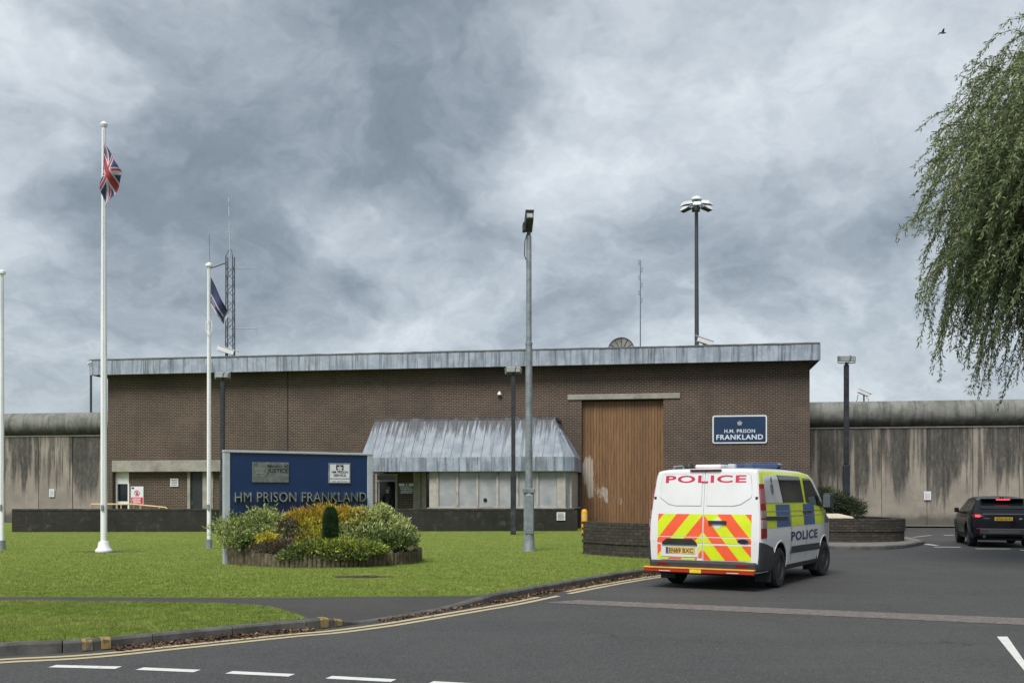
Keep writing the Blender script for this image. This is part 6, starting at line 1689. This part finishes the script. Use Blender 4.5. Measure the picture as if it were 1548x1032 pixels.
# ------------------------------------------------------------------ grass blades, litter, bare patches
def inside(poly, X, Y):
    poly = np.asarray(poly); c = np.zeros(len(X), bool); j = len(poly)-1
    for i in range(len(poly)):
        xi, yi = poly[i]; xj, yj = poly[j]
        with np.errstate(divide='ignore', invalid='ignore'):
            m = ((yi > Y) != (yj > Y)) & (X < (xj-xi)*(Y-yi)/(yj-yi+1e-12)+xi)
        c ^= m; j = i
    return c
bl_m = [leafmat('grass_blade', (0.225, 0.300, 0.055), .2, .7), leafmat('grass_blade_light', (0.28, 0.345, 0.080), .2, .7), leafmat('grass_blade_straw', (0.34, 0.34, 0.125), .2, .8), leafmat('grass_blade_deep', (0.175, 0.245, 0.042), .2, .7)]
def grass(name, label, X, Y, z, hgt, wid):
    n = len(X)
    patch = np.sin(X*.55+1.7*np.sin(Y*.35))*np.sin(Y*2.3+.8*np.sin(X*.6))+.6*np.sin(X*1.7+Y*.5)*np.sin(Y*4.4+X*.3)+.35*np.sin(X*5.1)*np.sin(Y*6.7)
    h = hgt*rng.uniform(.5, 1.35, n)*(1+.25*patch); a = rng.random(n)*2*np.pi; w_ = wid*rng.uniform(.7, 1.3, n)
    ln_ = rng.normal(size=(n, 2))*.55*h[:, None]
    V = np.stack([np.stack([X-np.cos(a)*w_/2, Y-np.sin(a)*w_/2, np.full(n, z)], 1), np.stack([X+np.cos(a)*w_/2, Y+np.sin(a)*w_/2, np.full(n, z)], 1), np.stack([X+ln_[:, 0], Y+ln_[:, 1], z+h], 1)], 1).reshape(-1, 3)
    p = .5+(rng.random(n)-.5)*.75+.17*patch; mi = np.where(p < .33, 3, np.where(p < .66, 0, np.where(p < .88, 1, 2)))
    o = mesh_np(name, V, np.arange(n*3).reshape(n, 3), bl_m, mi)
    return tag(o, label, 'grass', kind='stuff')
# verge in front: dense
xs = rng.uniform(-9.5, -2.0, 420000); ys = rng.uniform(9.5, 14.8, 420000)
k = inside(front_poly, xs, ys) & (np.abs(xs) < .53*ys+.3); grass('verge_grass', 'short grass on the strip between the kerb and the path', xs[k][:120000], ys[k][:120000], .108, .030, .008)
# lawn: thinner with distance, like what the eye can resolve
yy = 14.2/(1-rng.random(900000)*(1-14.2/44)); xx = rng.uniform(-.54, .34, 900000)*yy
k = inside(lawn_poly, xx, yy)
def far(px, py, r): return (xx-px)**2+(yy-py)**2 > r*r
k &= far(*G(157, 834, LZ), .45) & ~inside([(p.x, p.y) for p in BEDL[::25]], xx, yy)
dx, dy = G(545, 872, LZ); k &= (((xx-dx)/.62)**2+((yy-dy)/.30)**2 > 1)
i_ = np.nonzero(k)[0][:330000]
grass('lawn_grass', 'short mown grass of the lawn', xx[i_], yy[i_], .10, .028, .012)
# worn soil: round the tall pole, a sunken cover in the lawn
def blob(name, cx, cy, rx, ry, z, mat):
    pts = [(cx+rx*math.cos(a)*(1+.18*math.sin(3*a+1)), cy+ry*math.sin(a)*(1+.15*math.sin(4*a))) for a in [2*math.pi*q/28 for q in range(28)]]
    return struct(MB().add([(p[0], p[1], z) for p in pts], [tuple(range(28))]).build(name, mat))
blob('bare_soil', *G(157, 834, LZ), .95, .30, .109, soil_m)
blob('bare_soil', dx, dy, .55, .24, .109, soil_m)
q = root('drain_cover', 'worn round metal cover sunk in the lawn before the log bed', 'drain cover', (dx+.1, dy, .108))
MB().lathe([(.22, 0), (.22, .012), (.19, .012), (.185, .006), (0, .006)], 20).build('lid', simple('rusty_iron', (.05, .035, .025), .85), q)
MB().box(-.05, .05, -.012, .012, .008, .016).build('lifting_slot', black_m, q)
# fallen leaves in the gutter
lf = [simple('dead_leaf', (.115, .062, .033), .85, var=.4), simple('dead_leaf_dark', (.05, .03, .02), .9, var=.3), simple('dead_leaf_tan', (.22, .15, .085), .85, var=.3)]
idx = []; 
for (ua, va, ub, vb, n_) in ((175, 981.5, 320, 966.5, 380), (320, 966, 480, 950.5, 650), (745, 910.5, 990, 868, 2600), (560, 938, 740, 911, 260)):
    ia, ib = i_at(ua, va), i_at(ub, vb); idx += list(rng.integers(ia, ib, n_))
gut = offset(KL, -1.0); P_ = []
for i in idx:
    d = abs(rng.normal())*.085; p = KL[i]*(1-d)+gut[i]*d; P_.append((p.x, p.y-.01, .008+.014*rng.random()))
P_ = np.array(P_)
for _ in range(1): pass
D_ = rng.normal(size=P_.shape); D_[:, 2] *= .25
lo = leaves('leaf_litter', P_, D_, .05, .032, lf, rng.choice(3, len(P_), p=[.5, .3, .2]), None, .2); tag(lo, 'brown fallen leaves lying along the gutter', 'leaves', kind='stuff')
# small bird high in the sky
q = at(1425, 50, 60)
o = root('bird', 'tiny dark bird flying high in the sky', 'bird', q)
MB().lathe([(0, -.22), (.05, -.14), (.06, 0), (.04, .14), (0, .24)], 8, mat=Matrix.Rotation(R(90), 4, 'Y')).build('body', print_grey, o)
for s_ in (-1, 1): MB().add([(-.08, 0, .02), (.08, 0, .02), (.0, s_*.28, .12), (-.12, s_*.5, .04), (-.1, s_*.26, .1)], [(0, 1, 2, 4), (4, 2, 3)]).build('wing', print_grey, o)
print('willow leaves', NW, 'objects', len(bpy.data.objects))
